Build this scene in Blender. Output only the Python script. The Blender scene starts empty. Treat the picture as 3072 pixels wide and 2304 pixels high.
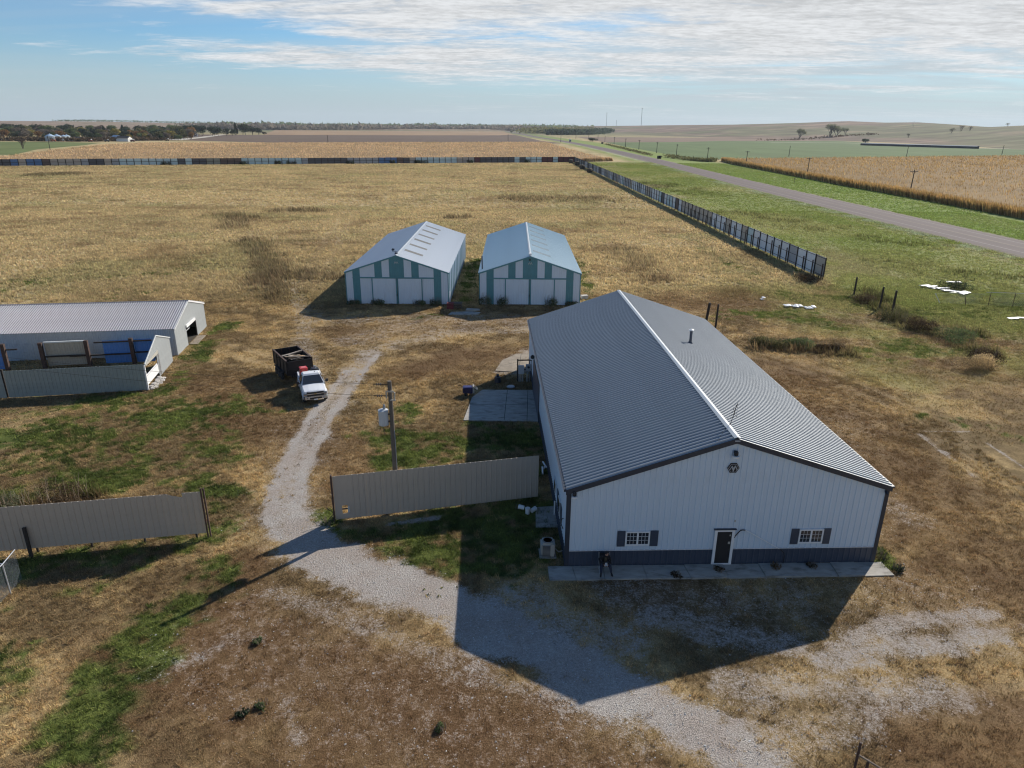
import bpy, bmesh, math, random
import numpy as np
from mathutils import Vector, Matrix, Euler
R = math.radians
rnd = random.Random(7)
sc = bpy.context.scene
COL = sc.collection

# ---------------------------------------------------------------- camera
CAM_H = 21.823
cam = bpy.data.cameras.new('camera'); cam_o = bpy.data.objects.new('camera', cam); COL.objects.link(cam_o)
cam.sensor_width = 36; cam.lens = 2093.26/3072*36; cam.clip_start = .5; cam.clip_end = 30000
_p, _r = .3549, .00852
X = Vector((1, 0, 0)); V = Vector((0, -math.sin(_p), -math.cos(_p))); F = Vector((0, math.cos(_p), -math.sin(_p)))
right = math.cos(_r)*X - math.sin(_r)*V; up = -(math.sin(_r)*X + math.cos(_r)*V)
cam_o.matrix_world = Matrix(((right.x, up.x, -F.x, 0), (right.y, up.y, -F.y, 0), (right.z, up.z, -F.z, CAM_H), (0, 0, 0, 1)))
sc.camera = cam_o

# ---------------------------------------------------------------- sky, sun, exposure
SUN_EL, SUN_AZ = R(30.5), R(41.0)
sun = bpy.data.lights.new('sun', 'SUN'); sun.energy = 5.0; sun.angle = R(.55); sun.color = (1, .94, .85)
sun_o = bpy.data.objects.new('sun', sun); COL.objects.link(sun_o)
sdir = Vector((math.sin(SUN_AZ)*math.cos(SUN_EL), math.cos(SUN_AZ)*math.cos(SUN_EL), math.sin(SUN_EL)))
sun_o.rotation_euler = (-sdir).to_track_quat('-Z', 'Y').to_euler(); sun_o.location = (60, 60, 200)
w = bpy.data.worlds.new('World'); sc.world = w; w.use_nodes = True
nt = w.node_tree; nt.nodes.clear()
def N(t, **k):
    n = nt.nodes.new(t)
    for a, b in k.items(): setattr(n, a, b)
    return n
def L(a, b): nt.links.new(a, b)
def M(op, a, b=None, clamp=False):
    n = N('ShaderNodeMath', operation=op, use_clamp=clamp)
    for i, v in enumerate((a, b)):
        if v is None: continue
        if hasattr(v, 'default_value') or hasattr(v, 'is_output'): L(v, n.inputs[i])
        else: n.inputs[i].default_value = v
    return n.outputs[0]
def MR(v, a, b, c=0., d=1., smooth=True):
    n = N('ShaderNodeMapRange'); n.interpolation_type = 'SMOOTHSTEP' if smooth else 'LINEAR'
    L(v, n.inputs[0])
    for i, q in enumerate((a, b, c, d)): n.inputs[i+1].default_value = q
    return n.outputs[0]
SKY_STRENGTH = .07
out = N('ShaderNodeOutputWorld'); bg = N('ShaderNodeBackground'); bg.inputs[1].default_value = SKY_STRENGTH; L(bg.outputs[0], out.inputs[0])
sky = N('ShaderNodeTexSky', sky_type='NISHITA', sun_disc=False, sun_elevation=SUN_EL, sun_rotation=SUN_AZ, altitude=400, air_density=1.0, dust_density=.2, ozone_density=1.6)
tc = N('ShaderNodeTexCoord'); sep = N('ShaderNodeSeparateXYZ'); L(tc.outputs['Generated'], sep.inputs[0])
zc = M('MAXIMUM', sep.outputs[2], 0.)
den = M('ADD', zc, .062)
cx = M('DIVIDE', sep.outputs[0], den); cy = M('DIVIDE', sep.outputs[1], den)
def cloud_noise(sx, sy, ox, oy, scale, detail, rough, dist=0.):
    c = N('ShaderNodeCombineXYZ'); L(M('ADD', M('MULTIPLY', cx, sx), ox), c.inputs[0]); L(M('ADD', M('MULTIPLY', cy, sy), oy), c.inputs[1])
    n = N('ShaderNodeTexNoise'); n.inputs['Scale'].default_value = scale; n.inputs['Detail'].default_value = detail; n.inputs['Roughness'].default_value = rough; n.inputs['Distortion'].default_value = dist
    L(c.outputs[0], n.inputs['Vector']); return n.outputs[0]
# a bank of high cloud to the east: broad sheets, rolls inside them, thin streaks; clear blue overhead
sheet = cloud_noise(.9, 1.5, 3.3, 9.1, .42, 5, .55, .5)
puff = cloud_noise(.75, 1.4, 1.7, 4.2, 2.3, 9, .60, .5)
fine = cloud_noise(.8, 1.2, 7.7, 2.4, 13, 5, .6)
cover = M('ADD', M('ADD', sheet, M('MULTIPLY', M('SUBTRACT', puff, .5), .62)), M('MULTIPLY', M('SUBTRACT', fine, .5), .16))
wob = M('MULTIPLY', M('SUBTRACT', sheet, .5), 5.)
bank = M('MULTIPLY', MR(M('ADD', cx, M('MULTIPLY', wob, .7)), -2.9, -.9, 0, 1), MR(M('ADD', M('ADD', cy, M('MULTIPLY', cx, .55)), wob), 9.8, 6.4, 0, 1))
east = MR(cx, -2.5, 1.5, 0, 1)
cover = M('ADD', M('ADD', M('SUBTRACT', cover, .21), M('MULTIPLY', bank, .33)), M('MULTIPLY', east, .15))
low = M('MULTIPLY', MR(sep.outputs[2], .16, .42, 1, 0), MR(sep.outputs[2], .004, .05, .15, 1))
mask = M('MULTIPLY', M('POWER', MR(cover, .40, .72), .85), low)
wisp = cloud_noise(.5, 1.3, 12.1, 3.3, .42, 7, .55, 1.6)
veil = M('MULTIPLY', M('MULTIPLY', MR(wisp, .36, .66), M('ADD', M("MULTIPLY", east, .7), .22)), low)
haze_v = MR(sep.outputs[2], .0, .11, .97, .0)
shade = MR(M('ADD', M('MULTIPLY', puff, .7), M('MULTIPLY', fine, .6)), .42, .86, .72, 1.08)
def mixc(f, a, b):
    n = N('ShaderNodeMix', data_type='RGBA')
    if hasattr(f, 'is_output'): L(f, n.inputs[0])
    else: n.inputs[0].default_value = f
    for i, v in ((6, a), (7, b)):
        if hasattr(v, 'is_output'): L(v, n.inputs[i])
        else: n.inputs[i].default_value = (*v, 1)
    return n.outputs[2]
def mulc(col, f):
    n = N('ShaderNodeVectorMath', operation='SCALE'); n.inputs[0].default_value = col; L(f, n.inputs[3]); return n.outputs[0]
g = 1/SKY_STRENGTH
blue = N('ShaderNodeVectorMath', operation='MULTIPLY'); L(sky.outputs[0], blue.inputs[0]); blue.inputs[1].default_value = (.66, .96, 1.24)
c1 = mixc(haze_v, blue.outputs[0], tuple(q*g for q in (.36, .43, .475)))
c2 = mixc(veil, c1, tuple(q*g for q in (.40, .46, .50)))
c3 = mixc(mask, c2, mulc(tuple(q*g for q in (.60, .615, .63)), shade))
L(c3, bg.inputs[0])
vs = sc.view_settings; vs.view_transform = 'Standard'; vs.look = 'None'; vs.gamma = 1; vs.exposure = .35; vs.use_curve_mapping = False
sc.render.engine = 'CYCLES'
try:
    sc.cycles.use_denoising = True; sc.cycles.filter_width = 1.15; sc.cycles.denoiser = 'OPENIMAGEDENOISE'; sc.cycles.denoising_input_passes = 'RGB_ALBEDO_NORMAL'
    sc.cycles.max_bounces = 6; sc.cycles.diffuse_bounces = 2; sc.cycles.glossy_bounces = 2; sc.cycles.transmission_bounces = 3; sc.cycles.volume_bounces = 0; sc.cycles.transparent_max_bounces = 6
    sc.cycles.sample_clamp_indirect = 6; sc.cycles.caustics_reflective = False; sc.cycles.caustics_refractive = False; sc.cycles.use_adaptive_sampling = False
except Exception: pass

# ---------------------------------------------------------------- numpy noise
def hsh(i, j, s):
    h = (i*374761393 + j*668265263 + s*974634211) & 0xffffffff
    h = ((h ^ (h >> 13))*1274126177) & 0xffffffff
    return ((h ^ (h >> 16)) & 0xffff)/65535.
def vn(x, y, s=0):
    x = np.asarray(x, float); y = np.asarray(y, float)
    i = np.floor(x).astype(np.int64); j = np.floor(y).astype(np.int64); fx = x-i; fy = y-j
    fx = fx*fx*(3-2*fx); fy = fy*fy*(3-2*fy)
    a = hsh(i, j, s); b = hsh(i+1, j, s); c = hsh(i, j+1, s); d = hsh(i+1, j+1, s)
    return (a*(1-fx)+b*fx)*(1-fy)+(c*(1-fx)+d*fx)*fy
def fbm(x, y, s=0, o=4, r=.5):
    t = 0; a = 1; m = 0
    for k in range(o): t = t+a*vn(x*2**k, y*2**k, s+k*17); m += a; a *= r
    return t/m
def sst(a, b, x): t = np.clip((x-a)/(b-a), 0, 1); return t*t*(3-2*t)

# ---------------------------------------------------------------- materials
def pmat(name, col, rough=.6, metal=0., var=.12, scale=2., bump=0., bscale=30., spec=.5, dirt=None, dirt_amt=0., dirt_scale=.6, attr=None, transl=0., stretch=None):
    m = bpy.data.materials.new(name); m.use_nodes = True
    t = m.node_tree; b = t.nodes['Principled BSDF']
    b.inputs['Roughness'].default_value = rough; b.inputs['Metallic'].default_value = metal
    b.inputs['Specular IOR Level'].default_value = spec
    def nd(ty): return t.nodes.new(ty)
    co = nd('ShaderNodeTexCoord'); vec = co.outputs['Object']
    if stretch:
        mp = nd('ShaderNodeMapping'); mp.inputs['Scale'].default_value = stretch; t.links.new(vec, mp.inputs[0]); vec = mp.outputs[0]
    n = nd('ShaderNodeTexNoise'); n.inputs['Scale'].default_value = scale; n.inputs['Detail'].default_value = 6; t.links.new(vec, n.inputs['Vector'])
    mr = nd('ShaderNodeMapRange'); mr.inputs[1].default_value = .25; mr.inputs[2].default_value = .75; mr.inputs[3].default_value = 1-var; mr.inputs[4].default_value = 1+var
    t.links.new(n.outputs[0], mr.inputs[0])
    if attr:
        at = nd('ShaderNodeAttribute'); at.attribute_name = attr; src = at.outputs['Color']
    else:
        rgb = nd('ShaderNodeRGB'); rgb.outputs[0].default_value = (*col, 1); src = rgb.outputs[0]
    sc_ = nd('ShaderNodeVectorMath'); sc_.operation = 'SCALE'; t.links.new(src, sc_.inputs[0]); t.links.new(mr.outputs[0], sc_.inputs[3])
    colour = sc_.outputs[0]
    if dirt:
        n2 = nd('ShaderNodeTexNoise'); n2.inputs['Scale'].default_value = dirt_scale; n2.inputs['Detail'].default_value = 8; n2.inputs['Roughness'].default_value = .7; t.links.new(vec, n2.inputs['Vector'])
        m2 = nd('ShaderNodeMapRange'); m2.inputs[1].default_value = .52; m2.inputs[2].default_value = .74; m2.inputs[3].default_value = 0; m2.inputs[4].default_value = dirt_amt; t.links.new(n2.outputs[0], m2.inputs[0])
        mx = nd('ShaderNodeMix'); mx.data_type = 'RGBA'; t.links.new(m2.outputs[0], mx.inputs[0]); t.links.new(colour, mx.inputs[6]); mx.inputs[7].default_value = (*dirt, 1); colour = mx.outputs[2]
    t.links.new(colour, b.inputs['Base Color'])
    if bump:
        n3 = nd('ShaderNodeTexNoise'); n3.inputs['Scale'].default_value = bscale; n3.inputs['Detail'].default_value = 5; t.links.new(vec, n3.inputs['Vector'])
        bm_ = nd('ShaderNodeBump'); bm_.inputs['Strength'].default_value = bump; bm_.inputs['Distance'].default_value = .05; t.links.new(n3.outputs[0], bm_.inputs['Height']); t.links.new(bm_.outputs[0], b.inputs['Normal'])
    if transl:
        tr = nd('ShaderNodeBsdfTranslucent'); t.links.new(colour, tr.inputs[0]); ms = nd('ShaderNodeMixShader'); ms.inputs[0].default_value = transl
        o = t.nodes['Material Output']; t.links.new(b.outputs[0], ms.inputs[1]); t.links.new(tr.outputs[0], ms.inputs[2]); t.links.new(ms.outputs[0], o.inputs[0])
    return m
DIRT = (.16, .13, .10)
MT = dict(
 white=pmat('white_painted_steel', (.55, .64, .72), .42, var=.05, scale=.7, dirt=(.40, .41, .41), dirt_amt=.45, dirt_scale=.5, stretch=(1, 1, .25)),
 white_clean=pmat('white_trim', (.74, .74, .73), .45, var=.04),
 slate=pmat('slate_blue_painted_steel', (.045, .058, .085), .45, var=.1, dirt=(.12, .12, .13), dirt_amt=.3),
 trim=pmat('dark_slate_trim', (.028, .034, .048), .5, var=.1),
 roof=pmat('galvalume_roof', (.33, .355, .375), .45, metal=.3, var=.07, scale=.6, dirt=(.27, .28, .28), dirt_amt=.55, dirt_scale=.35),
 roofcap=pmat('ridge_cap_metal', (.40, .44, .46), .45, var=.05),
 shedroof=pmat('pale_galvanized_roof', (.60, .64, .67), .45, var=.06, scale=.4, dirt=(.45, .48, .48), dirt_amt=.4, dirt_scale=.25),
 shedroof_b=pmat('pale_blue_galvanized_roof', (.47, .61, .66), .45, var=.06, scale=.4, dirt=(.36, .46, .48), dirt_amt=.5, dirt_scale=.25),
 teal=pmat('teal_painted_steel', (.068, .225, .265), .45, var=.08, dirt=(.11, .23, .25), dirt_amt=.3),
 skylight=pmat('weathered_fibreglass', (.26, .25, .22), .6, var=.2, scale=3),
 barnroof=pmat('weathered_galvanized', (.40, .40, .41), .5, var=.1, scale=.8, dirt=(.30, .26, .23), dirt_amt=.6, dirt_scale=.7),
 barnwall=pmat('stained_galvanized_wall', (.45, .47, .47), .55, var=.1, scale=.7, dirt=(.22, .21, .20), dirt_amt=.8, dirt_scale=.8),
 barnend=pmat('pale_barn_end_metal', (.56, .58, .57), .5, var=.07, dirt=(.40, .38, .34), dirt_amt=.5),
 greygreen=pmat('grey_green_steel', (.25, .29, .28), .55, var=.1, dirt=(.15, .17, .17), dirt_amt=.6),
 tan=pmat('tan_grey_steel', (.43, .375, .31), .5, var=.06, scale=.8, dirt=(.30, .265, .22), dirt_amt=.5, dirt_scale=.7),
 bluepanel=pmat('blue_painted_steel', (.055, .19, .50), .45, var=.12, dirt=(.20, .24, .30), dirt_amt=.5, dirt_scale=1.2),
 tanpanel=pmat('pale_tan_steel', (.36, .34, .29), .5, var=.08, dirt=(.14, .12, .10), dirt_amt=.6, dirt_scale=1.3),
 rust=pmat('rusty_steel', (.060, .036, .028), .8, var=.35, scale=6, dirt=(.14, .062, .03), dirt_amt=.5, dirt_scale=4),
 darkpost=pmat('dark_creosote_wood', (.030, .024, .020), .9, var=.3, scale=8),
 wood=pmat('weathered_pole_wood', (.125, .105, .085), .9, var=.25, scale=6, bump=.3, stretch=(6, 6, .6)),
 lumber=pmat('weathered_board', (.22, .17, .12), .9, var=.35, scale=5),
 concrete=pmat('concrete', (.36, .335, .29), .9, var=.22, scale=2.2, bump=.3, bscale=20, dirt=(.10, .085, .065), dirt_amt=1., dirt_scale=1.3, stretch=(.6, 1.5, 1)),
 crack=pmat('dirt_in_joint', (.05, .042, .03), 1., var=.4, scale=8),
 galv=pmat('galvanized_pipe', (.48, .50, .52), .4, metal=.35, var=.1),
 black=pmat('black_plastic', (.015, .015, .017), .55, var=.2),
 glass=pmat('window_glass', (.030, .036, .045), .06, var=.05, spec=.8),
 rubber=pmat('tyre_rubber', (.018, .018, .018), .85, var=.2),
 dustyslab=pmat('dirt_covered_concrete', (.27,.225,.17), 1., var=.25, scale=1.5, dirt=(.16,.12,.08), dirt_amt=.8, dirt_scale=.8),
 chrome=pmat('chrome', (.42, .43, .45), .22, metal=.9, var=.03),
 truck=pmat('white_truck_paint', (.70, .71, .72), .25, var=.03, scale=1, dirt=(.50, .46, .40), dirt_amt=.25),
 trailer=pmat('black_rusted_trailer_steel', (.010, .009, .010), .6, var=.3, scale=3, dirt=(.04, .020, .014), dirt_amt=.5, dirt_scale=1.8),
 red=pmat('red_plastic', (.55, .045, .045), .45, var=.08),
 grey=pmat('grey_enclosure', (.26, .29, .31), .5, var=.08),
 lightgrey=pmat('light_grey_paint', (.46, .48, .49), .5, var=.08),
 beige=pmat('beige_enclosure', (.40, .38, .33), .5, var=.06),
 plastic_white=pmat('white_plastic', (.72, .73, .72), .4, var=.04),
 bluetank=pmat('dark_blue_plastic', (.02, .022, .11), .45, var=.25, scale=4),
 asphalt=pmat('worn_asphalt', (.125, .098, .092), .9, var=.10, scale=.8, spec=.15, dirt=(.085, .070, .067), dirt_amt=.6, dirt_scale=.09, stretch=(1.2, .03, 1)),
 shoulder=pmat('gravel_shoulder', (.15, .125, .09), 1., var=.3, scale=1.2),
 paint=pmat('road_paint', (.24, .21, .19), .8, var=.2),
 paint_y=pmat('yellow_road_paint', (.20, .15, .08), .8, var=.25),
 lane=pmat('pale_gravel_lane', (.44, .40, .33), 1., var=.15),
 maroon=pmat('maroon_steel', (.095, .022, .028), .6, var=.15),
 hay=pmat('weathered_hay', (.085, .068, .048), 1., var=.4, scale=5, bump=.5, bscale=14),
 haytop=pmat('pale_hay', (.28, .22, .14), 1., var=.3, scale=5),  # paler hay tone for the bale tops
 skin=pmat('skin', (.42, .24, .17), .6, var=.05),
 hair=pmat('dark_hair', (.02, .013, .01), .8, var=.3),
 jacket=pmat('black_jacket_fabric', (.013, .013, .014), .95, var=.3, scale=9),
 shirt=pmat('olive_shirt_fabric', (.055, .045, .028), .95, var=.2),
 jeans=pmat('dark_denim', (.022, .028, .05), .95, var=.25, scale=9),
 redbrick=pmat('dull_red_machine', (.28, .07, .045), .6, var=.2),
 orange=pmat('orange_machine', (.50, .15, .06), .6, var=.2),
 roofblue=pmat('pale_blue_roof', (.34, .45, .55), .5, var=.08),
 darkroof=pmat('dark_shingle', (.05, .045, .045), .9, var=.2),
 stone=pmat('pale_stone', (.42, .39, .35), .95, var=.25, scale=4),
)

# ---------------------------------------------------------------- mesh helpers
class MB:
    def __init__(s): s.v = []; s.f = []
    def add(s, vs, fs, M_=None):
        o = len(s.v)
        s.v += [tuple(M_ @ Vector(p)) for p in vs] if M_ else [tuple(p) for p in vs]
        s.f += [tuple(i+o for i in f) for f in fs]; return s
    def box(s, a, b, M_=None):
        (x0, y0, z0), (x1, y1, z1) = a, b
        return s.add([(x0, y0, z0), (x1, y0, z0), (x1, y1, z0), (x0, y1, z0), (x0, y0, z1), (x1, y0, z1), (x1, y1, z1), (x0, y1, z1)],
                     [(0, 3, 2, 1), (4, 5, 6, 7), (0, 1, 5, 4), (1, 2, 6, 5), (2, 3, 7, 6), (3, 0, 4, 7)], M_)
    def cyl(s, p0, p1, r0, r1=None, n=8, caps=True):
        r1 = r0 if r1 is None else r1
        p0 = Vector(p0); p1 = Vector(p1); d = (p1-p0).normalized()
        u = d.orthogonal().normalized(); w_ = d.cross(u)
        vs = []
        for p, r in ((p0, r0), (p1, r1)):
            for k in range(n):
                a = 2*math.pi*k/n; vs.append(p+u*(r*math.cos(a))+w_*(r*math.sin(a)))
        fs = [(k, (k+1) % n, n+(k+1) % n, n+k) for k in range(n)]
        if caps: fs += [tuple(reversed(range(n))), tuple(range(n, 2*n))]
        return s.add(vs, fs)
    def path(s, pts, r, n=6):
        for a, b in zip(pts, pts[1:]): s.cyl(a, b, r, r, n)
        return s
    def prism(s, poly, d0, d1, axis='y', M_=None):
        n = len(poly); vs = []
        for d in (d0, d1):
            for (a, b) in poly: vs.append((a, d, b) if axis == 'y' else (d, a, b) if axis == 'x' else (a, b, d))
        return s.add(vs, [tuple(range(n)), tuple(reversed(range(n, 2*n)))]+[(k, n+k, n+(k+1) % n, (k+1) % n) for k in range(n)], M_)
    def lathe(s, prof, n=16, M_=None):
        vs = []; fs = []
        for r, z in prof:
            for k in range(n): a = 2*math.pi*k/n; vs.append((r*math.cos(a), r*math.sin(a), z))
        for i in range(len(prof)-1):
            for k in range(n): fs.append((i*n+k, i*n+(k+1) % n, (i+1)*n+(k+1) % n, (i+1)*n+k))
        fs += [tuple(reversed(range(n))), tuple(range((len(prof)-1)*n, len(prof)*n))]
        return s.add(vs, fs, M_)
    def mesh(s, name):
        me = bpy.data.meshes.new(name); me.from_pydata(s.v, [], s.f)
        b = bmesh.new(); b.from_mesh(me); bmesh.ops.recalc_face_normals(b, faces=b.faces); b.to_mesh(me); b.free()
        return me
    def build(s, name, mat, parent=None, loc=(0, 0, 0), rz=0., smooth=False, bevel=0.):
        me = s.mesh(name)
        if bevel:
            b = bmesh.new(); b.from_mesh(me); bmesh.ops.remove_doubles(b, verts=b.verts, dist=1e-4)
            bmesh.ops.bevel(b, geom=[e for e in b.edges if len(e.link_faces) == 2 and e.calc_face_angle(0) > .4], offset=bevel, segments=2, affect='EDGES'); b.to_mesh(me); b.free()
        return put(name, me, mat, parent, loc, rz, smooth)
def put(name, me, mat, parent=None, loc=(0, 0, 0), rz=0., smooth=False, mw=None):
    if mat is not None and not me.materials: me.materials.append(mat)
    if smooth: me.polygons.foreach_set('use_smooth', [True]*len(me.polygons))
    o = bpy.data.objects.new(name, me); COL.objects.link(o)
    if mat is not None and me.materials and me.materials[0] != mat:
        o.material_slots[0].link = 'OBJECT'; o.material_slots[0].material = mat
    if parent: o.parent = parent
    if mw is not None: o.matrix_basis = mw
    else: o.location = loc; o.rotation_euler = (0, 0, rz)
    return o
def empty(name, loc=(0, 0, 0), rz=0.):
    o = bpy.data.objects.new(name, None); COL.objects.link(o); o.location = loc; o.rotation_euler = (0, 0, rz); o.empty_display_size = .3; return o
def tag(o, label=None, cat=None, group=None, kind=None):
    if label: o['label'] = label
    if cat: o['category'] = cat
    if group: o['group'] = group
    if kind: o['kind'] = kind
    return o
KIDS = {}
def children(o):
    return [c for c in bpy.data.objects if c.parent == o]
def copy_tree(o, kids, label=None, loc=None, rz=None):
    "kids: list of (part, [sub-parts])"
    c = o.copy(); COL.objects.link(c)
    if label: c['label'] = label
    if loc is not None: c.location = loc
    if rz is not None: c.rotation_euler = (0, 0, rz)
    for k, subs in kids:
        d = k.copy(); COL.objects.link(d); d.parent = c
        for q in subs: e = q.copy(); COL.objects.link(e); e.parent = d
    return c
def rib_panel(w_, z0, topf, nrib=3, rh=.025, rw=.09, th=.012):
    "ribbed metal sheet: x across, z up, ribs stand out to -y"
    if not callable(topf): zt = topf; topf = lambda x: zt
    pts = [(0, 0.)]; p = w_/nrib
    for k in range(nrib):
        c = (k+.5)*p; pts += [(c-rw/2, 0), (c-rw/4, -rh), (c+rw/4, -rh), (c+rw/2, 0)]
    pts.append((w_, 0.)); n = len(pts); b = MB()
    vs = [(x, y, z0) for x, y in pts]+[(x, y, topf(x)) for x, y in pts]+[(0, th, z0), (w_, th, z0), (0, th, topf(0)), (w_, th, topf(w_))]
    fs = [(k, k+1, n+k+1, n+k) for k in range(n-1)]
    fs += [(2*n+1, 2*n, 2*n+2, 2*n+3), (2*n, 0, n, 2*n+2), (n-1, 2*n+1, 2*n+3, 2*n-1), tuple(range(n-1, -1, -1))+(2*n, 2*n+1), tuple(range(n, 2*n))+(2*n+3, 2*n+2)]
    b.add(vs, fs); return b
def npmesh(name, V_, Fc, col=None, attr='col', smooth=False):
    me = bpy.data.meshes.new(name); nv = len(V_); nf = len(Fc); k = Fc.shape[1]
    me.vertices.add(nv); me.vertices.foreach_set('co', np.ascontiguousarray(V_, np.float32).ravel())
    me.loops.add(nf*k); me.loops.foreach_set('vertex_index', np.ascontiguousarray(Fc, np.int32).ravel())
    me.polygons.add(nf); me.polygons.foreach_set('loop_start', np.arange(0, nf*k, k, dtype=np.int32)); me.polygons.foreach_set('loop_total', np.full(nf, k, np.int32))
    if smooth: me.polygons.foreach_set('use_smooth', np.ones(nf, bool))
    me.update(calc_edges=True)
    if col is not None:
        for nm, c in (col.items() if isinstance(col, dict) else ((attr, col),)):
            a = me.color_attributes.new(nm, 'FLOAT_COLOR', 'POINT'); cc = np.ones((nv, 4), np.float32); cc[:, :c.shape[1]] = c; a.data.foreach_set('color', cc.ravel())
    return me
# ---------------------------------------------------------------- where things grow on the ground (world metres)
GRAVEL = [  # polyline, half width, strength
 ([(10.2,15.5),(8.8,18.2),(8.1,20.1),(6.4,21.5),(3.9,23.2),(.6,25.9),(-2.7,27.8),(-6.1,29.8),(-9.4,31.6),(-11.7,33)],1.6,1.),
 ([(-11.7,32.8),(-13.4,35.2),(-14.3,39.1),(-14.9,44.4),(-15.2,51),(-15,56.2),(-14.8,62.2),(-14.3,68)],1.5,.55),([(-11.7,32.8),(-13.8,36),(-15,44),(-15.4,54)],2.5,.34),([(-11.2,32.4),(-12.6,35.2),(-13.5,39.1),(-14.1,44.4),(-14.4,51),(-14.2,56.2),(-14.0,62.2),(-13.6,67)],.42,.85),([(-12.4,33.2),(-14.2,35.4),(-15.1,39.2),(-15.7,44.4),(-16,51),(-15.8,56.2),(-15.6,62)],.42,.85),([(-11,33),(-14,38),(-15,46)],1.2,.7),
 ([(-14.5,68),(-11.3,72.2),(-7.6,75),(-2.5,76.1),(1.7,77.2)],1.9,.44),([(-17.2,58.4),(-21.6,67.8),(-24,78.3),(-29.2,92.2),(-34.1,104.2)],1.5,.42),
 ([(13.8,24.1),(16.6,25.2),(19.9,25.6),(22.6,26.2)],1.0,.62),([(15.7,25.7),(18.6,27.1),(23.2,27.7)],.7,.6),([(9.5,22.6),(13.4,23),(18.1,22.8)],1.4,.50),
 ([(9.7,20.2),(13.6,21.1)],1.2,.45),([(7,27.3),(9.7,26.1),(12.5,25.5)],1.1,.55),([(0,28.3),(5.1,25.4)],1.6,.5),
 ([(-11.5,28.8),(-7.4,26.8),(-4.1,25),(-1.6,23.6),(2.8,21.9),(5.3,20.1)],.9,.42),([(-7.2,35.3),(-4.3,36.0)],.25,.8),
 ([(-22.4,80.5),(-11.5,80.8),(1.3,81.2)],3.2,.40),([(31.2,48.9),(31.2,41.8)],.2,.62),([(35.3,47.3),(35.3,43.2)],.2,.62),([(31.6,49.3),(35.6,49.4)],.15,.5),
 ([(-.3,62.6),(1.6,68.5)],1.3,.5),([(-14,24),(-12,26)],.6,.42),([(-9,22),(-8,20)],.5,.42),([(24,36),(22.5,42)],1.2,.40),([(-10,77),(6,78)],3,.36),([(-12,24.5),(-5,22),(5,17.5)],4.5,.29),([(10,28),(22,28.5),(25,22)],3.5,.31),([(5,29),(14,28.5)],1.6,.42),([(20,38),(25,50)],4,.27),([(-17,72),(-12,78)],3,.40)]
GREEN = [
 ([(-36.8,45.5),(-33.3,48),(-28.1,48.1),(-24,50.9)],4.2,.9),([(-32.2,38.8),(-27.8,41.3),(-22.5,43)],3.6,.9),([(-20,39),(-17.5,37.9),(-16.9,34.7)],1.5,.95),
 ([(-40,28),(-26.5,30.6),(-22.7,32.2),(-18,33.6)],1.0,.9),([(-15,29.9),(-16.2,28.1),(-16.7,25.4),(-16.2,22.9),(-15.8,20.8),(-15.4,17)],1.75,1.),([(-14.9,22.7),(-14.9,20.8)],.8,.8),
 ([(-8.5,47.7),(-5.9,46.1),(-3.7,48.2),(-.9,48),(1.5,47)],2.6,1.),([(-8.2,43.8),(-4.7,43.9)],1.5,.8),([(-6,40.6),(2,42.5)],2.0,.95),([(-11.4,36.2),(-10.5,35.2)],.8,.95),([(-4.5,33.5),(1.3,35.5)],3.0,.95),([(-4,30.5),(1,32.6)],1.8,.8),([(-9,33.9),(-2,35)],.9,.8),
 ([(-33.1,78),(-31.6,66),(-29.9,60),(-30.5,56),(-36,54.5)],1.3,.9),([(-36,52.5),(-48,50)],1.2,.7),([(-6.6,121),(-6.3,98.8),(-6.3,90)],1.3,.95),([(10.2,90),(10.8,106.1),(11.5,122)],1.2,.8),
 ([(-11.5,81.5),(-8.9,83.1)],1.,.9),([(26.5,83),(29.5,84.4),(34.1,84.5),(38.1,80.3)],2.8,.75),([(47.6,95.1),(51.8,85.1),(67,90.4)],4.5,.8),([(38.3,69.5),(57.9,77)],3.5,.55),
 ([(33.2,51.9),(38,50.4),(38.5,47.8)],.9,.8),([(20.6,33.4),(20.1,31.8)],.5,.9),([(36,150),(37.2,115),(38.5,92)],1.8,.6),([(-8.6,53.1),(-7.9,51.2)],1.2,.6),
 ([(-54.2,106.8),(-50.3,114.7)],3,.6),([(-71.9,96.3),(-64.1,102.9),(-52,92)],4,.55),([(41,440),(46.5,106)],.8,.5),([(60,70),(80,64)],6,.5),([(-30,36),(-38,35)],1.6,.7),([(-22,24),(-21,19)],1.6,.6),([(-24,27.5),(-20,30)],1.3,.7),([(-30,44.5),(-22,47)],2.5,.7),([(-40,56),(-27,53)],2,.6),([(-26,30),(-18,33)],1.2,.9)]
BROWN = [
 ([(-14,24.9),(-7.6,22.3),(-1.8,20.5),(3.4,17)],4.2,.95),([(-13.8,29.9),(-13.5,32)],1.2,.7),([(25,62),(25.6,43.7),(25.2,32.6)],5,.62),([(21.5,30.4),(25.1,28.6)],3,.7),
 ([(16.7,19.2),(20,20.5)],2.5,.8),([(-25,58.2),(-20,50.9),(-13.6,45.9),(-11,43)],3.5,.6),([(-9,62.4),(-1.3,68.4)],3.2,.72),([(-11.4,39.7),(-11.6,43)],.9,.8),
 ([(21.2,91.4),(27.3,89),(31,95)],4.5,.7),([(-8.2,32.9),(-2.5,31.6)],1.5,.5),([(-4.9,23.6),(0,19)],3,.9),([(8,34),(8,29)],3,.5),([(40,62),(52,60)],4,.4),([(-18,75),(4,84)],4,.45)]
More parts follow.
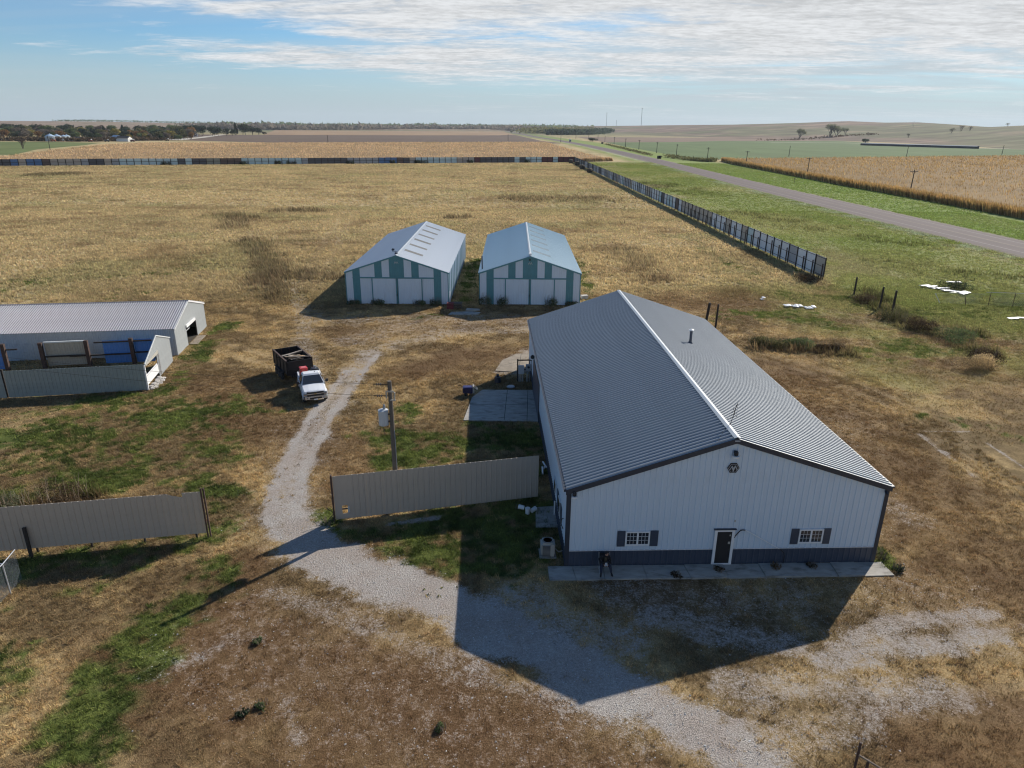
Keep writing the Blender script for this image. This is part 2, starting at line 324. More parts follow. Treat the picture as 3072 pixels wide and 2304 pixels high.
WEED = [
 ([(-52.1,139.3),(-41.9,119.4),(-35.5,104.1),(-30.8,91)],3,.85),([(-33,107.8),(-28.6,104.4)],3,.8),([(-73.4,179.5),(-67.2,175.2),(-62.2,158.8)],4,.6),([(-60.5,190.7),(-53.9,191)],3.5,.8),
 ([(-14.4,178.9),(-12,179)],2.2,.85),([(4,227.7),(27.7,230)],9,.5),([(-205,315),(-195,322)],6,.75),([(21.1,132),(22.3,106.5)],3,.55),([(29.9,157),(21.4,172.3)],4,.35),([(26.2,70.8),(31.3,70.1),(34.4,69.3)],1.5,.85),
 ([(50.4,97),(47.5,84.7),(46.9,76.6)],1.8,.8),([(49.2,80.6),(52.3,76.8)],2,.6),([(-31.5,36.4),(-27.6,37.2),(-26.4,37.6)],1.0,.9),([(46.6,104.2),(45.4,107.7)],1.4,.8),([(48.1,72.1),(49.1,69.8)],1.6,.75),([(75,150),(82,142)],4,.4),([(60,190),(70,170)],9,.35),([(66,118),(84,100)],6,.35),([(56,300),(66,250)],8,.3)]
def pdist(x, y, pts):
    d = np.full(x.shape, 1e9)
    for (ax, ay), (bx, by) in zip(pts, pts[1:]):
        dx, dy = bx-ax, by-ay; t = np.clip(((x-ax)*dx+(y-ay)*dy)/(dx*dx+dy*dy+1e-9), 0, 1)
        d = np.minimum(d, np.hypot(x-ax-t*dx, y-ay-t*dy))
    return d
def field_mask(x, y, items, wob=.55):
    out_ = np.zeros(x.shape); wb = (fbm(x*.55, y*.55, 5)-.5)*2+(fbm(x*1.9, y*1.9, 9)-.5)*.8
    for pts, r, s in items:
        px = [p[0] for p in pts]; py = [p[1] for p in pts]; e = r*2.9
        sel = (x > min(px)-e) & (x < max(px)+e) & (y > min(py)-e) & (y < max(py)+e)
        if not sel.any(): continue
        d = pdist(x[sel], y[sel], pts)+wb[sel]*r*wob
        out_[sel] = np.maximum(out_[sel], s*(1-sst(r*.35, r*1.7, d)))
    return out_
TRACKS = [([(-31,71),(-24,66),(-17,60.5)],.3,.7),([(-32,69.5),(-24.5,64.2),(-18,59)],.3,.6),([(11,22.9),(18,22.6),(25,23.6)],.3,.8),([(11,21.5),(18,21.2),(25,22)],.3,.7),([(20.5,72),(29,62),(33,50),(27,38)],.4,.7),([(22,73),(31,62.5),(35,50),(29,38)],.4,.7),
 ([(62,74),(46,80),(36,92),(30,110)],.5,.6),([(61,72),(45,78),(34.5,91),(28,110)],.5,.6),([(-48,215),(-39,150),(-34,120),(-30,95)],.7,.7),([(-45,215),(-36.5,150),(-31.5,120),(-28,96)],.7,.7),([(22,86),(32,87.5)],.5,.6),([(22,88.2),(31,90)],.5,.6),([(22,84.2),(31,85.2)],.4,.5),
 ([(90.5,80),(88.8,135),(86.5,250),(86,330)],.5,.8),([(88.5,80),(86.8,135),(84.5,250),(84,330)],.5,.8),([(-10,66),(0,72),(2,80)],.5,.5)]
RFX = lambda y: 47.35+(38.5-47.35)*(y-105.4)/(467.-105.4)          # the long right-hand fence
BFY = lambda x: 377.3+(467.9-377.3)*(x+266.1)/(38.5+266.1)           # the back fence
ROAD = [(104,30),(101.6,80),(99.5,135),(96.8,250),(96,330),(96.2,480),(93,700),(87,900),(66,1250),(48,1450),(12,2200),(-60,3600)]
RX = lambda y: np.interp(y, [p[1] for p in ROAD], [p[0] for p in ROAD])
C_ = lambda *c: np.array(c)
STRAW, STRAW2, GRN, GRN2, BRN, WD, SOIL = C_(.52,.405,.215), C_(.415,.325,.170), C_(.062,.083,.020), C_(.140,.165,.042), C_(.165,.092,.044), C_(.085,.057,.035), C_(.14,.11,.08)
def lerp(a, b, t): return a+(b-a)*t[..., None]
def veg(x, y):
    "albedo of what grows at x, y; its height; how green; gravel share"
    n1 = fbm(x*.035, y*.055, 1, 5); n2 = fbm(x*.22, y*.3, 2, 4); n3 = fbm(x*.9, y*.9, 3, 3)
    col = lerp(STRAW2, STRAW, sst(.32, .62, n1*.55+n2*.45))
    col = lerp(col, C_(.30,.285,.125), sst(.52, .72, fbm(x*.06, y*.09, 21, 4))*.4)
    col = lerp(col, BRN, sst(.56, .78, fbm(x*.11, y*.16, 33, 4))*.4)
    h = np.full(x.shape, .30)+.14*(n2-.5)
    # trodden yard round the buildings: short and browner
    yard = (1-sst(84, 100, y+4*(n2-.5)))*sst(-62, -44, x+10*(n1-.5))
    col = lerp(col, lerp(C_(.165,.108,.052), C_(.47,.33,.155), sst(.36, .68, n2*.55+n3*.45)), yard*.85); h = h*(1-.62*yard)
    # verge between the long fence and the right cornfield
    vg = sst(-2., 3., x-RFX(np.clip(y, 60, 470))-sst(95, 60, y)*8+(n2-.5)*6)*sst(60, 96, y+.25*(x-47)+10*(n2-.5))
    vg = np.where(y > 470, sst(-26., -14., x-RX(y)+(n2-.5)*4)*(1-sst(34, 44, x-RX(y))), vg)
    vg = np.clip(vg, 0, 1)
    vcol = lerp(lerp(C_(.30,.30,.11), C_(.22,.255,.07), sst(.3, .6, n1)), C_(.34,.305,.155), sst(.46, .66, fbm(x*.075, y*.05, 41, 4)*.75+n2*.25)*sst(24, 34, np.abs(x-RX(y)+10)+8*(n1-.3))*.9)
    near_r = np.exp(-((x-RX(y)+9.2)/2.2)**2)
    vcol = lerp(vcol, C_(.42,.46,.33), near_r*.6*sst(.35, .6, n2))
    far_side = sst(0, 8, x-RX(y))
    vcol = lerp(vcol, C_(.21,.285,.07), far_side*.7)
    col = lerp(col, vcol, vg); h = h*(1-vg)+.17*vg
    rl_ = sst(27, 36, x+8*(n1-.5))*sst(52, 62, y)*(1-sst(96, 110, y))*sst(.38, .60, n2*.6+n1*.4)
    col = lerp(col, C_(.27,.265,.095), rl_*.75)
    tk = field_mask(x, y, TRACKS, .3); col = lerp(col, C_(.44,.335,.20), tk*.5*sst(.3, .55, n3)); h = h*(1-.5*tk)
    gm = field_mask(x, y, GREEN); br = field_mask(x, y, BROWN); wm = field_mask(x, y, WEED, .8)
    col = lerp(col, BRN*.95+.25*SOIL*(n3[..., None]-.4), br*.9); h = h*(1-.5*br)
    n4 = fbm(x*2.3, y*2.3, 77, 3); grn = sst(.33, .64, gm*.62+(n2-.5)*1.0+(n3-.5)*.8+(n4-.5)*.9)*sst(.05, .35, gm)
    col = lerp(col, lerp(GRN, GRN2, sst(.35, .68, n3)), grn); h = h*(1-grn)+.13*grn
    wsel = wm*sst(.46, .70, n3*.5+n2*.5+.16*wm)
    col = lerp(col, WD*1.25, wsel*.6); h = h*(1-wsel)+.5*wsel
    gr = field_mask(x, y, GRAVEL, .65)
    return col, h, np.maximum(grn, vg*.7), wsel, gr

def spaced(a, b, d, lo, hi, grow):
    xs = list(np.arange(a, b+1e-6, d)); s = d; v = b
    while v < hi: s *= grow; v += s; xs.append(v)
    s = d; v = a; pre = []
    while v > lo: s *= grow; v -= s; pre.append(v)
    return np.array(pre[::-1]+xs)
gx = spaced(-46, 60, .36, -9500, 9500, 1.045); gy = spaced(13, 112, .30, -40, 9500, 1.03)
GX, GY = np.meshgrid(gx, gy); GX = GX.ravel(); GY = GY.ravel()
gcol, gh, ggreen, gweed, ggrav = veg(GX, GY)
def ground_z(x, y):
    return (fbm(x*.25, y*.25, 60, 3)-.5)*.10*(1-sst(120, 200, y))-.03
farf = sst(900, 2600, np.hypot(GX, GY))
patch = fbm(GX*.0016, GY*.0011, 71, 3)
gcol = lerp(gcol, lerp(C_(.26,.20,.125), C_(.16,.165,.085), sst(.42, .6, patch)), farf)
nx, ny = len(gx), len(gy)
idx = np.arange(nx*ny).reshape(ny, nx)
faces = np.stack([idx[:-1, :-1], idx[:-1, 1:], idx[1:, 1:], idx[1:, :-1]], -1).reshape(-1, 4)
me = npmesh('ground', np.stack([GX, GY, ground_z(GX, GY)], -1), faces, {'veg': gcol*.92, 'gravel': np.stack([ggrav]*3, -1)}, smooth=True)
gm_ = bpy.data.materials.new('dry_grass_and_gravel_ground'); gm_.use_nodes = True
t = gm_.node_tree; b = t.nodes['Principled BSDF']; b.inputs['Roughness'].default_value = 1; b.inputs['Specular IOR Level'].default_value = .1
def nd(ty, **k):
    n = t.nodes.new(ty)
    for a, v in k.items(): setattr(n, a, v)
    return n
def noise(scale, detail=6, rough=.6, vec=None):
    n = nd('ShaderNodeTexNoise'); n.inputs['Scale'].default_value = scale; n.inputs['Detail'].default_value = detail; n.inputs['Roughness'].default_value = rough
    t.links.new(vec or co.outputs['Object'], n.inputs['Vector']); return n.outputs[0]
def mrange(v, a, b_, c, d):
    n = nd('ShaderNodeMapRange'); t.links.new(v, n.inputs[0])
    for i, q in enumerate((a, b_, c, d)): n.inputs[i+1].default_value = q
    return n.outputs[0]
def mth(op, a, b_):
    n = nd('ShaderNodeMath', operation=op)
    for i, v in enumerate((a, b_)):
        if hasattr(v, 'is_output'): t.links.new(v, n.inputs[i])
        else: n.inputs[i].default_value = v
    return n.outputs[0]
def mix(f, a, b_):
    n = nd('ShaderNodeMix', data_type='RGBA')
    for i, v in ((0, f), (6, a), (7, b_)):
        if hasattr(v, 'is_output'): t.links.new(v, n.inputs[i])
        else: n.inputs[i].default_value = (*v, 1) if i else v
    return n.outputs[2]
def scl(c, f):
    n = nd('ShaderNodeVectorMath', operation='SCALE'); t.links.new(c, n.inputs[0]); t.links.new(f, n.inputs[3]); return n.outputs[0]
co = nd('ShaderNodeTexCoord')
av = nd('ShaderNodeAttribute', attribute_name='veg'); ag = nd('ShaderNodeAttribute', attribute_name='gravel')
na = noise(1.7, 8, .7); nb = noise(9, 6, .7); nc = noise(38, 3, .6); nbig = noise(.35, 5, .6)
vcol = scl(av.outputs['Color'], mth('MULTIPLY', mth('MULTIPLY', mrange(na, .3, .72, .68, 1.28), mrange(nb, .3, .7, .62, 1.34)), mrange(nc, .3, .7, .8, 1.2)))
vor = nd('ShaderNodeTexVoronoi'); vor.inputs['Scale'].default_value = 27; t.links.new(co.outputs['Object'], vor.inputs['Vector'])
stone = mrange(vor.outputs['Color'], 0., 1., .74, 1.2)
gcolr = mix(mrange(nbig, .36, .62, 0, 1), (.40, .365, .325), (.355, .305, .26))
gcolr = scl(gcolr, mth('MULTIPLY', stone, mrange(nb, .3, .7, .78, 1.18)))
speck = mth('MULTIPLY', mrange(vor.outputs['Distance'], .0, .32, 1, 0), mrange(nb, .5, .62, 0, 1))
gcolr = mix(mth('MULTIPLY', speck, .75), gcolr, (.60, .60, .59))
thr = mth('ADD', mth('ADD', mth('ADD', ag.outputs['Fac'], mth('MULTIPLY', mth('SUBTRACT', nb, .5), 1.1)), mth('MULTIPLY', mth('SUBTRACT', na, .5), 1.1)), mth('MULTIPLY', mth('SUBTRACT', nc, .5), .7))
gf = mrange(thr, .34, .70, 0, 1)
t.links.new(mix(gf, vcol, gcolr), b.inputs['Base Color'])
bp = nd('ShaderNodeBump'); bp.inputs['Strength'].default_value = .8; bp.inputs['Distance'].default_value = .06
t.links.new(mth('ADD', mth('MULTIPLY', nb, 1.), mth('MULTIPLY', vor.outputs['Distance'], .5)), bp.inputs['Height']); t.links.new(bp.outputs[0], b.inputs['Normal'])
ground = tag(put('ground', me, gm_), 'dry grass lot with worn gravel track', kind='structure')

# ---------------------------------------------------------------- far hills and rising land
AZ = np.array([-75,-34.6,-29.1,-25,-20.7,-13.7,-6.2,1.5,8.1,11.6,16.4,20.9,22.5,24.1,26.4,28.4,30.7,32.5,34.4,40,50,75.])
EL = np.array([.03,.023,.036,-.012,-.008,-.007,-.042,-.041,.048,.123,.206,.35,.426,.487,.404,.436,.302,.172,.285,.36,.3,.25])
R0 = np.interp(AZ, [-10,4,9,16,27,34,45], [2700,2700,1900,1450,1300,950,900]); HRC = np.interp(AZ, [-10,4,9,16,27,34,45], [5200,5200,3600,2700,2500,1900,1800])
def hill_z(x, y):
    az = np.degrees(np.arctan2(x, y)); r = np.hypot(x, y)
    el = np.interp(az, AZ, EL); r0 = np.interp(az, AZ, R0); rc = np.interp(az, AZ, HRC)
    hc = CAM_H+rc*np.tan(np.radians(el))
    z = hc*(sst(0, 1, np.clip((r-r0)/(rc-r0), 0, 1)))*(1-.35*sst(1, 2.2, r/rc))
    return z+(fbm(x*.004, y*.004, 81, 4)-.5)*5*sst(.1, .5, (r-r0)/(rc-r0))*(1-sst(.7, .95, (r-r0)/(rc-r0)))
aa = np.radians(np.linspace(-60, 62, 420)); rr = np.concatenate([np.linspace(880, 3000, 110), np.linspace(3050, 8500, 70)])
A2, R2 = np.meshgrid(aa, rr); hx = (R2*np.sin(A2)).ravel(); hy = (R2*np.cos(A2)).ravel(); hz = hill_z(hx, hy)
hn = fbm(hx*.006, hy*.004, 91, 5); hn2 = fbm(hx*.02, hy*.015, 95, 4)
haz = np.degrees(np.arctan2(hx, hy))
hcol = lerp(C_(.165,.115,.085), C_(.13,.125,.065), sst(.40, .60, hn+.10*(np.interp(haz, [5, 22, 34], [-.6, .25, 1.1]))))
hcol = lerp(hcol, C_(.25,.18,.12), sst(.55, .75, hn2)*.5); hcol = lerp(hcol, C_(.26,.185,.12), sst(6, -4, haz)*.7)
hcol = hcol*(.55+.9*fbm(hx*.012, hy*.03, 97, 5)[..., None])
na_, nr_ = len(aa), len(rr); idx = np.arange(na_*nr_).reshape(nr_, na_)
faces = np.stack([idx[:-1, :-1], idx[:-1, 1:], idx[1:, 1:], idx[1:, :-1]], -1).reshape(-1, 4)
me = npmesh('hills', np.stack([hx, hy, hz-.9], -1), faces, hcol, smooth=True)
put('hills', me, pmat('hill_pasture', (1, 1, 1), 1., var=.3, scale=.02, attr='col', spec=.1))
tag(bpy.data.objects['hills'], 'low rolling pasture hills on the horizon', kind='structure')

# ---------------------------------------------------------------- field sheets
def inpoly(x, y, P):
    c = np.zeros(x.shape, bool); n = len(P)
    for i in range(n):
        (x0, y0), (x1, y1) = P[i], P[(i+1) % n]
        if y0 == y1: continue
        c ^= ((y0 > y) != (y1 > y)) & (x < (x1-x0)*(y-y0)/(y1-y0)+x0)
    return c
def sheet(name, P, z, mat, label):
    me = bpy.data.meshes.new(name); me.from_pydata([(x, y, z) for x, y in P], [], [tuple(range(len(P)))])
    return tag(put(name, me, mat), label, kind='structure')
def fieldmat(name, c, var, scale, stretch=(1, 1, 1), c2=None, amt=.6):
    return pmat(name, c, 1., var=var, scale=scale, stretch=stretch, spec=.1, dirt=c2, dirt_amt=amt if c2 else 0, dirt_scale=scale*.3)
plowL = [(-640,965),(-436,965),(-220,850),(60,968),(64,1000),(42,1122),(2,1815),(-36,1709),(-215,1595),(-488,1475),(-640,1475)]
sheet('plowed_field', plowL, .04, fieldmat('plowed_soil', (.135,.098,.075), .12, .02, (1, .25, 1), (.16,.125,.075)), 'grey brown plowed field beyond the left cornfield')
sheet('stubble_field', [(-36,1712),(2,1818),(-20,2300),(-40,2840),(-820,2540),(-500,1478),(-215,1598)], .08, fieldmat('stubble', (.30,.205,.125), .15, .012, (1, .3, 1), (.24,.17,.12)), 'pale tan stubble field beyond the plowed field')
sheet('green_field', [(131,505),(146,530),(192,522),(281,556),(421,612),(600,680),(900,800),(640,900),(566,917),(586,1336),(448,1280),(345,1239),(238,1116),(131,1060),(127.5,852)], .05, fieldmat('winter_wheat', (.105,.150,.058), .16, .03, (1, .3, 1), (.12,.145,.07)), 'green winter wheat field right of the highway')
sheet('brown_field', [(131,1062),(238,1118),(345,1241),(448,1282),(586,1338),(755,1725),(697,1732),(463,1613),(288,1597),(131,1594)], .06, fieldmat('brown_stubble', (.20,.145,.105), .15, .02, (1, .3, 1), (.25,.17,.12)), 'brown stubble field below the hills')
sheet('pasture', [(-900,560),(-345,505),(-397,612),(-428,733),(-462,825),(-520,840),(-900,800)], .05, fieldmat('green_pasture', (.135,.165,.06), .2, .03, (1, .4, 1), (.23,.19,.09)), 'green pasture left of the left cornfield')
sheet('farm_lane', [(-497,885),(-468,905),(-452,968),(-436,968),(-490,1180),(-575,1480),(-590,1480),(-505,1180),(-466,985),(-480,915)], .12, MT['lane'], 'pale dirt lane at the edge of the plowed field')
sheet('gravel_lane', [(400,1150),(520,1160),(620,1010),(560,905),(660,860),(900,770),(900,777),(662,868),(570,910),(632,1012),(528,1170),(400,1160)], .12, MT['lane'], 'pale gravel lane past the long cattle shed')
# road with shoulders, edge lines and centre line
def strip(name, off0, off1, z, mat, label, dash=None):
    ys = np.concatenate([np.arange(30, 700, 10.), np.arange(700, 3601, 50.)]); xs = RX(ys); vs = []; fs = []
    for i, (x, y) in enumerate(zip(xs, ys)): vs += [(x+off0, y, z), (x+off1, y, z)]
    n = len(ys); sm = np.convolve(xs, [1/3]*3, 'same'); sm[0] = xs[0]; sm[-1] = xs[-1]
    vs = [(sm[i//2]+(off0, off1)[i % 2], ys[i//2], z) for i in range(2*n)]
    fs = [(2*i, 2*i+1, 2*i+3, 2*i+2) for i in range(n-1) if dash is None or i % dash == 0]
    me = bpy.data.meshes.new(name); me.from_pydata(vs, [], fs); return tag(put(name, me, mat), label, kind='structure')
rb = MB(); ys = np.concatenate([np.arange(30, 700, 10.), np.arange(700, 3601, 50.)]); xs = RX(ys); xs[1:-1] = (xs[:-2]+xs[1:-1]+xs[2:])/3
prof = [(-9., -.05), (-6.1, .16), (0, .22), (6.1, .16), (9., -.05)]
for o0, o1, nm, m_ in ((0, 2, None, None),): pass
def roadstrip(name, pr, mat, label, lift=0.):
    vs = [(x+o, y, z+lift) for x, y in zip(xs, ys) for o, z in pr]; k = len(pr)
    fs = [(i*k+j, i*k+j+1, (i+1)*k+j+1, (i+1)*k+j) for i in range(len(xs)-1) for j in range(k-1)]
    me = bpy.data.meshes.new(name); me.from_pydata(vs, [], fs); return tag(put(name, me, mat), label, kind='structure')
roadstrip('road', prof[1:4], MT['asphalt'], 'worn two lane highway running to the horizon')
roadstrip('road_shoulder', prof[0:2], MT['shoulder'], 'gravel shoulder along the left edge of the highway')
roadstrip('road_shoulder', prof[3:5], MT['shoulder'], 'gravel shoulder along the right edge of the highway')
roadstrip('edge_line', [(-4.0, .1805), (-3.86, .1815)], MT['paint'], 'faded white line along the left lane', .006)
roadstrip('edge_line', [(3.86, .1815), (4.0, .1805)], MT['paint'], 'faded white line along the right lane', .006)
roadstrip('centre_line', [(-.08, .2175), (.08, .2175)], MT['paint_y'], 'faded yellow line down the middle of the highway', .008)

# ---------------------------------------------------------------- grass, weeds, corn as blades
def blades(px, py, pz, col, h, wd, nb, lean, rng, spread, vary=1.):
    n = len(px); k = n*nb
    bx = np.repeat(px, nb)+rng.normal(0, 1, k)*np.repeat(spread, nb); by = np.repeat(py, nb)+rng.normal(0, 1, k)*np.repeat(spread, nb); bz = np.repeat(pz, nb)
    a = rng.uniform(0, 2*np.pi, k); hh = np.repeat(h, nb)*rng.uniform(.55, 1.25, k); ww = np.repeat(wd, nb)*rng.uniform(.6, 1.2, k)
    la = rng.uniform(0, 2*np.pi, k); ll = hh*lean*rng.uniform(.2, 1.2, k)
    wx = .25
    dx, dy = np.cos(a)*ww/2, np.sin(a)*ww/2
    v = np.empty((k, 3, 3), np.float32)
    v[:, 0] = np.stack([bx-dx, by-dy, bz-.02], -1); v[:, 1] = np.stack([bx+dx, by+dy, bz-.02], -1); v[:, 2] = np.stack([bx+np.cos(la)*ll-wx*hh, by+np.sin(la)*ll, bz+hh], -1)
    c = np.repeat(col, nb, 0)*rng.uniform(1-.5*vary, 1+.55*vary, (k, 1))*np.repeat(rng.uniform(1-.3*vary, 1+.35*vary, (n, 1)), nb, 0)*rng.uniform(.93, 1.07, (k, 3))
    c = np.repeat(c, 3, 0)
    return v.reshape(-1, 3), np.arange(3*k, dtype=np.int32).reshape(-1, 3), c
def solid(x, y):
    "true where a building, slab or the road stands: nothing grows"
    m = np.zeros(x.shape, bool)
    for P in FOOT: m |= inpoly(x, y, P)
    m |= (np.abs(x-RX(y)) < 6.6)
    return m
def rect(ox, oy, yaw, x0, y0, x1, y1):
    c, s = math.cos(yaw), math.sin(yaw); return [(ox+a*c-b*s, oy+a*s+b*c) for a, b in ((x0, y0), (x1, y0), (x1, y1), (x0, y1))]
FOOT = [rect(2.896, 31.258, .0387, -.05, -.05, 16.63, 32.75), rect(-21.45, 88.4, 0, 0, 0, 13.2, 33.1), rect(-4.32, 88.6, 0, 0, 0, 13.02, 33), rect(-33.41, 66.35, .146, -32, 0, 0, 10.8),
        [(-3.85,50.4),(2.2,50.4),(2.4,57.3),(-3.3,57.3)], rect(2.896, 31.258, .0387, -.95, -1.3, 16.9, 0), [(103.9,20),(103.9,20.1),(104,20.1)]]
VIS = lambda x, y, mrg=0: (np.abs(np.arctan2(x, y)) < R(39)+mrg/np.maximum(y, 1))
gmat = pmat('dry_grass_blades', (1, 1, 1), .9, var=.15, scale=.8, attr='col', transl=.38, spec=.15)
def scatter(name, label, x0, x1, y0, y1, n, seed, nb, hmul, wfun, pick, mat=gmat, lean=.6, sp=.05, cm=1.1, hadd=0., zf=ground_z, vary=1., clumpy=0.):
    rng = np.random.default_rng(seed); x = rng.uniform(x0, x1, n); y = rng.uniform(y0, y1, n)
    k = VIS(x, y, 3) & ~solid(x, y); x = x[k]; y = y[k]
    c, h, gr, wd_, gv = veg(x, y); k = pick(x, y, c, h, gr, wd_, gv, rng.uniform(0, 1, len(x)))
    x, y, c, h, gr, wd_, gv = (q[k] for q in (x, y, c, h, gr, wd_, gv))
    d = np.hypot(x, y); V_, F_, cc = blades(x, y, zf(x, y), np.clip(c*cm, 0, .8), h*hmul*rng.uniform(1-.5*clumpy, 1+.9*clumpy, len(x))+hadd, wfun(d), nb, lean, rng, np.full(len(x), sp)*(d/30 if not clumpy else 1), vary)
    o = put(name, npmesh(name, V_, F_, cc), mat); return tag(o, label, kind='stuff'), (x, y, c)
nograv = lambda thr: (lambda x, y, c, h, gr, wd_, gv, u: (u > np.clip((gv-.12)*thr, 0, .985)))
scatter('grass', 'short dry grass of the near yard', -34, 32, 14.5, 48, 120000, 11, 4, .62, lambda d: .018+.0008*d, nograv(1.9), sp=.075)
scatter('grass', 'dry grass of the middle yard', -62, 72, 47, 100, 120000, 12, 4, .8, lambda d: .0016*d, nograv(1.9), sp=.07, vary=.8)
scatter('grass_clumps', 'clumps of longer dry grass in the near yard', -36, 34, 14.5, 62, 40000, 15, 14, 1.2, lambda d: .014+.0006*d, nograv(2.4), sp=.085, cm=1.15, clumpy=.5, lean=.9)
scatter('grass_clumps', 'clumps of longer dry grass across the middle yard and field', -75, 75, 60, 135, 26000, 16, 12, 1.1, lambda d: .0013*d, nograv(2.2), sp=.16, cm=1.1, clumpy=.5, lean=.9, vary=.8)
scatter('grass', 'tall straw coloured grass of the wide field', -150, 128, 98, 200, 110000, 13, 3, 1.0, lambda d: .0022*d, nograv(1.9), sp=.06, vary=.55)
scatter('grass', 'distant straw coloured grass up to the back fence', -330, 134, 198, 468, 130000, 14, 3, 1.15, lambda d: .0026*d,
        lambda x, y, c, h, gr, wd_, gv, u: (y < BFY(x)-2) | (x > RFX(np.clip(y, 60, 470))+1), sp=.05, vary=.35)
# broad leafy weeds in the green patches and tall brown weeds
scatter('leafy_weeds', 'low green leafy weeds between yard buildings', -40, 60, 16, 125, 150000, 21, 4, .9, lambda d: .055+.0012*d, lambda x, y, c, h, gr, wd_, gv, u: (gr > .35) & (u < .42) & (x < RFX(np.clip(y, 60, 470))+30), lean=1.3, sp=.06, cm=1.25)
scatter('tall_weeds', 'tall dead brown weeds standing in the field', -210, 90, 30, 330, 330000, 22, 6, 2.0, lambda d: .03+.0013*d, lambda x, y, c, h, gr, wd_, gv, u: (wd_ > .12) & (u < wd_*.8), lean=.5, sp=.09, cm=.8, hadd=.15)
scatter('verge_grass', 'cut pale green grass windrows beside the highway', 80, 100, 80, 480, 60000, 23, 4, 1.2, lambda d: .03+.0016*d, lambda x, y, c, h, gr, wd_, gv, u: (np.abs(x-RX(y)+9.3) < 1.6+u*1.2), lean=1.2, cm=1.15)
# loose stones on the gravel
rng = np.random.default_rng(5); n = 60000; x = rng.uniform(-24, 26, n); y = rng.uniform(15, 62, n); gv = field_mask(x, y, GRAVEL, .65); k = (rng.uniform(0, 1, n) < gv*.85) & VIS(x, y) & ~solid(x, y) & (gv > .15)
x = x[k]; y = y[k]; n = len(x); r_ = rng.uniform(.012, .036, n)*(1+.6*(rng.uniform(0, 1, n) > .93)); z = ground_z(x, y)
octa = np.array([(1,0,0),(0,1,0),(-1,0,0),(0,-1,0),(0,0,.8),(0,0,-.5)]); of = np.array([(0,1,4),(1,2,4),(2,3,4),(3,0,4)])
ang = rng.uniform(0, 6.28, n); ca, sa = np.cos(ang), np.sin(ang); ox = octa[None]*r_[:, None, None]*rng.uniform(.6, 1.3, (n, 6, 1))
V_ = np.stack([ox[..., 0]*ca[:, None]-ox[..., 1]*sa[:, None]+x[:, None], ox[..., 0]*sa[:, None]+ox[..., 1]*ca[:, None]+y[:, None], ox[..., 2]+z[:, None]+.008], -1).reshape(-1, 3)
F_ = (of[None]+6*np.arange(n)[:, None, None]).reshape(-1, 3); cc = np.repeat(C_(.44,.43,.41)[None]*rng.uniform(.45, 1.35, (n, 1)), 6, 0)
tag(put('gravel', npmesh('gravel', V_, F_, cc), pmat('loose_stones', (1, 1, 1), .9, var=.1, attr='col')), 'loose pale stones on the gravel track', kind='stuff')

# corn: a bumpy canopy over ragged rows of dry stalks
cornmat = pmat('dry_corn_leaves', (1, 1, 1), .9, var=.2, scale=.5, attr='col', transl=.3, spec=.15)
def cornfield(name, P, n, seed, label, hgt=2.3, edge=None, edge_n=0, cb=(.47,.30,.115), step=4.):
    rng = np.random.default_rng(seed); xs_ = [p[0] for p in P]; ys_ = [p[1] for p in P]
    X_, Y_ = np.meshgrid(np.arange(min(xs_), max(xs_), step), np.arange(min(ys_), max(ys_), step)); inn = inpoly(X_, Y_, P)
    Z_ = np.where(inn, hgt*.72+(fbm(X_*.3, Y_*.3, seed)-.5)*.7, .02); idx = np.arange(X_.size).reshape(X_.shape)
    q = np.stack([idx[:-1, :-1], idx[:-1, 1:], idx[1:, 1:], idx[1:, :-1]], -1).reshape(-1, 4); q = q[inn.ravel()[q].all(1)]
    c0 = C_(*cb)*.62*(.75+.5*fbm(X_.ravel()*.1, Y_.ravel()*.04, seed+1)[:, None])
    V1 = np.stack([X_.ravel(), Y_.ravel(), Z_.ravel()], -1)
    tri = np.concatenate([q[:, [0, 1, 2]], q[:, [0, 2, 3]]])
    x = rng.uniform(min(xs_), max(xs_), n); y = rng.uniform(min(ys_), max(ys_), n); k = inpoly(x, y, P); x, y = x[k], y[k]
    if edge:
        for (ax, ay), (bx, by) in zip(edge, edge[1:]):
            m = int(edge_n*math.hypot(bx-ax, by-ay)); u = rng.uniform(0, 1, m); o_ = np.abs(rng.normal(0, 2.2, m)); dx, dy = bx-ax, by-ay; ll = math.hypot(dx, dy)
            x = np.concatenate([x, ax+u*dx+o_*dy/ll]); y = np.concatenate([y, ay+u*dy-o_*dx/ll])
    c = C_(*cb)*(.72+.55*fbm(x*.08, y*.03, seed+2)[:, None]); c = lerp(c, C_(.22,.20,.08), sst(.62, .8, fbm(x*.05, y*.02, seed+5))*.3)
    d = np.hypot(x, y)
    V2, F2, c2 = blades(x, y, np.zeros(len(x)), c, np.full(len(x), hgt), .10+.0011*d, 3, .16, rng, np.full(len(x), .3))
    V_ = np.concatenate([V1, V2]); F_ = np.concatenate([tri, F2+len(V1)]); cc = np.concatenate([c0, c2])
    used = np.unique(F_); rm = np.full(len(V_), -1); rm[used] = np.arange(len(used))
    return tag(put(name, npmesh(name, V_[used], rm[F_], cc[used]), cornmat), label, kind='stuff')
cornfield('cornfield', [(133.2,150),(133.4,186),(134.4,245),(134,300),(135,336),(138,458),(142,500),(192,518),(281,552),(430,612),(620,690),(620,300),(330,180),(220,120)], 90000, 31, 'ripe brown cornfield right of the highway', 2.5,
          [(133.3,150),(133.4,186),(134.4,245),(134,300),(135,336),(138,458),(142,500)], 34)
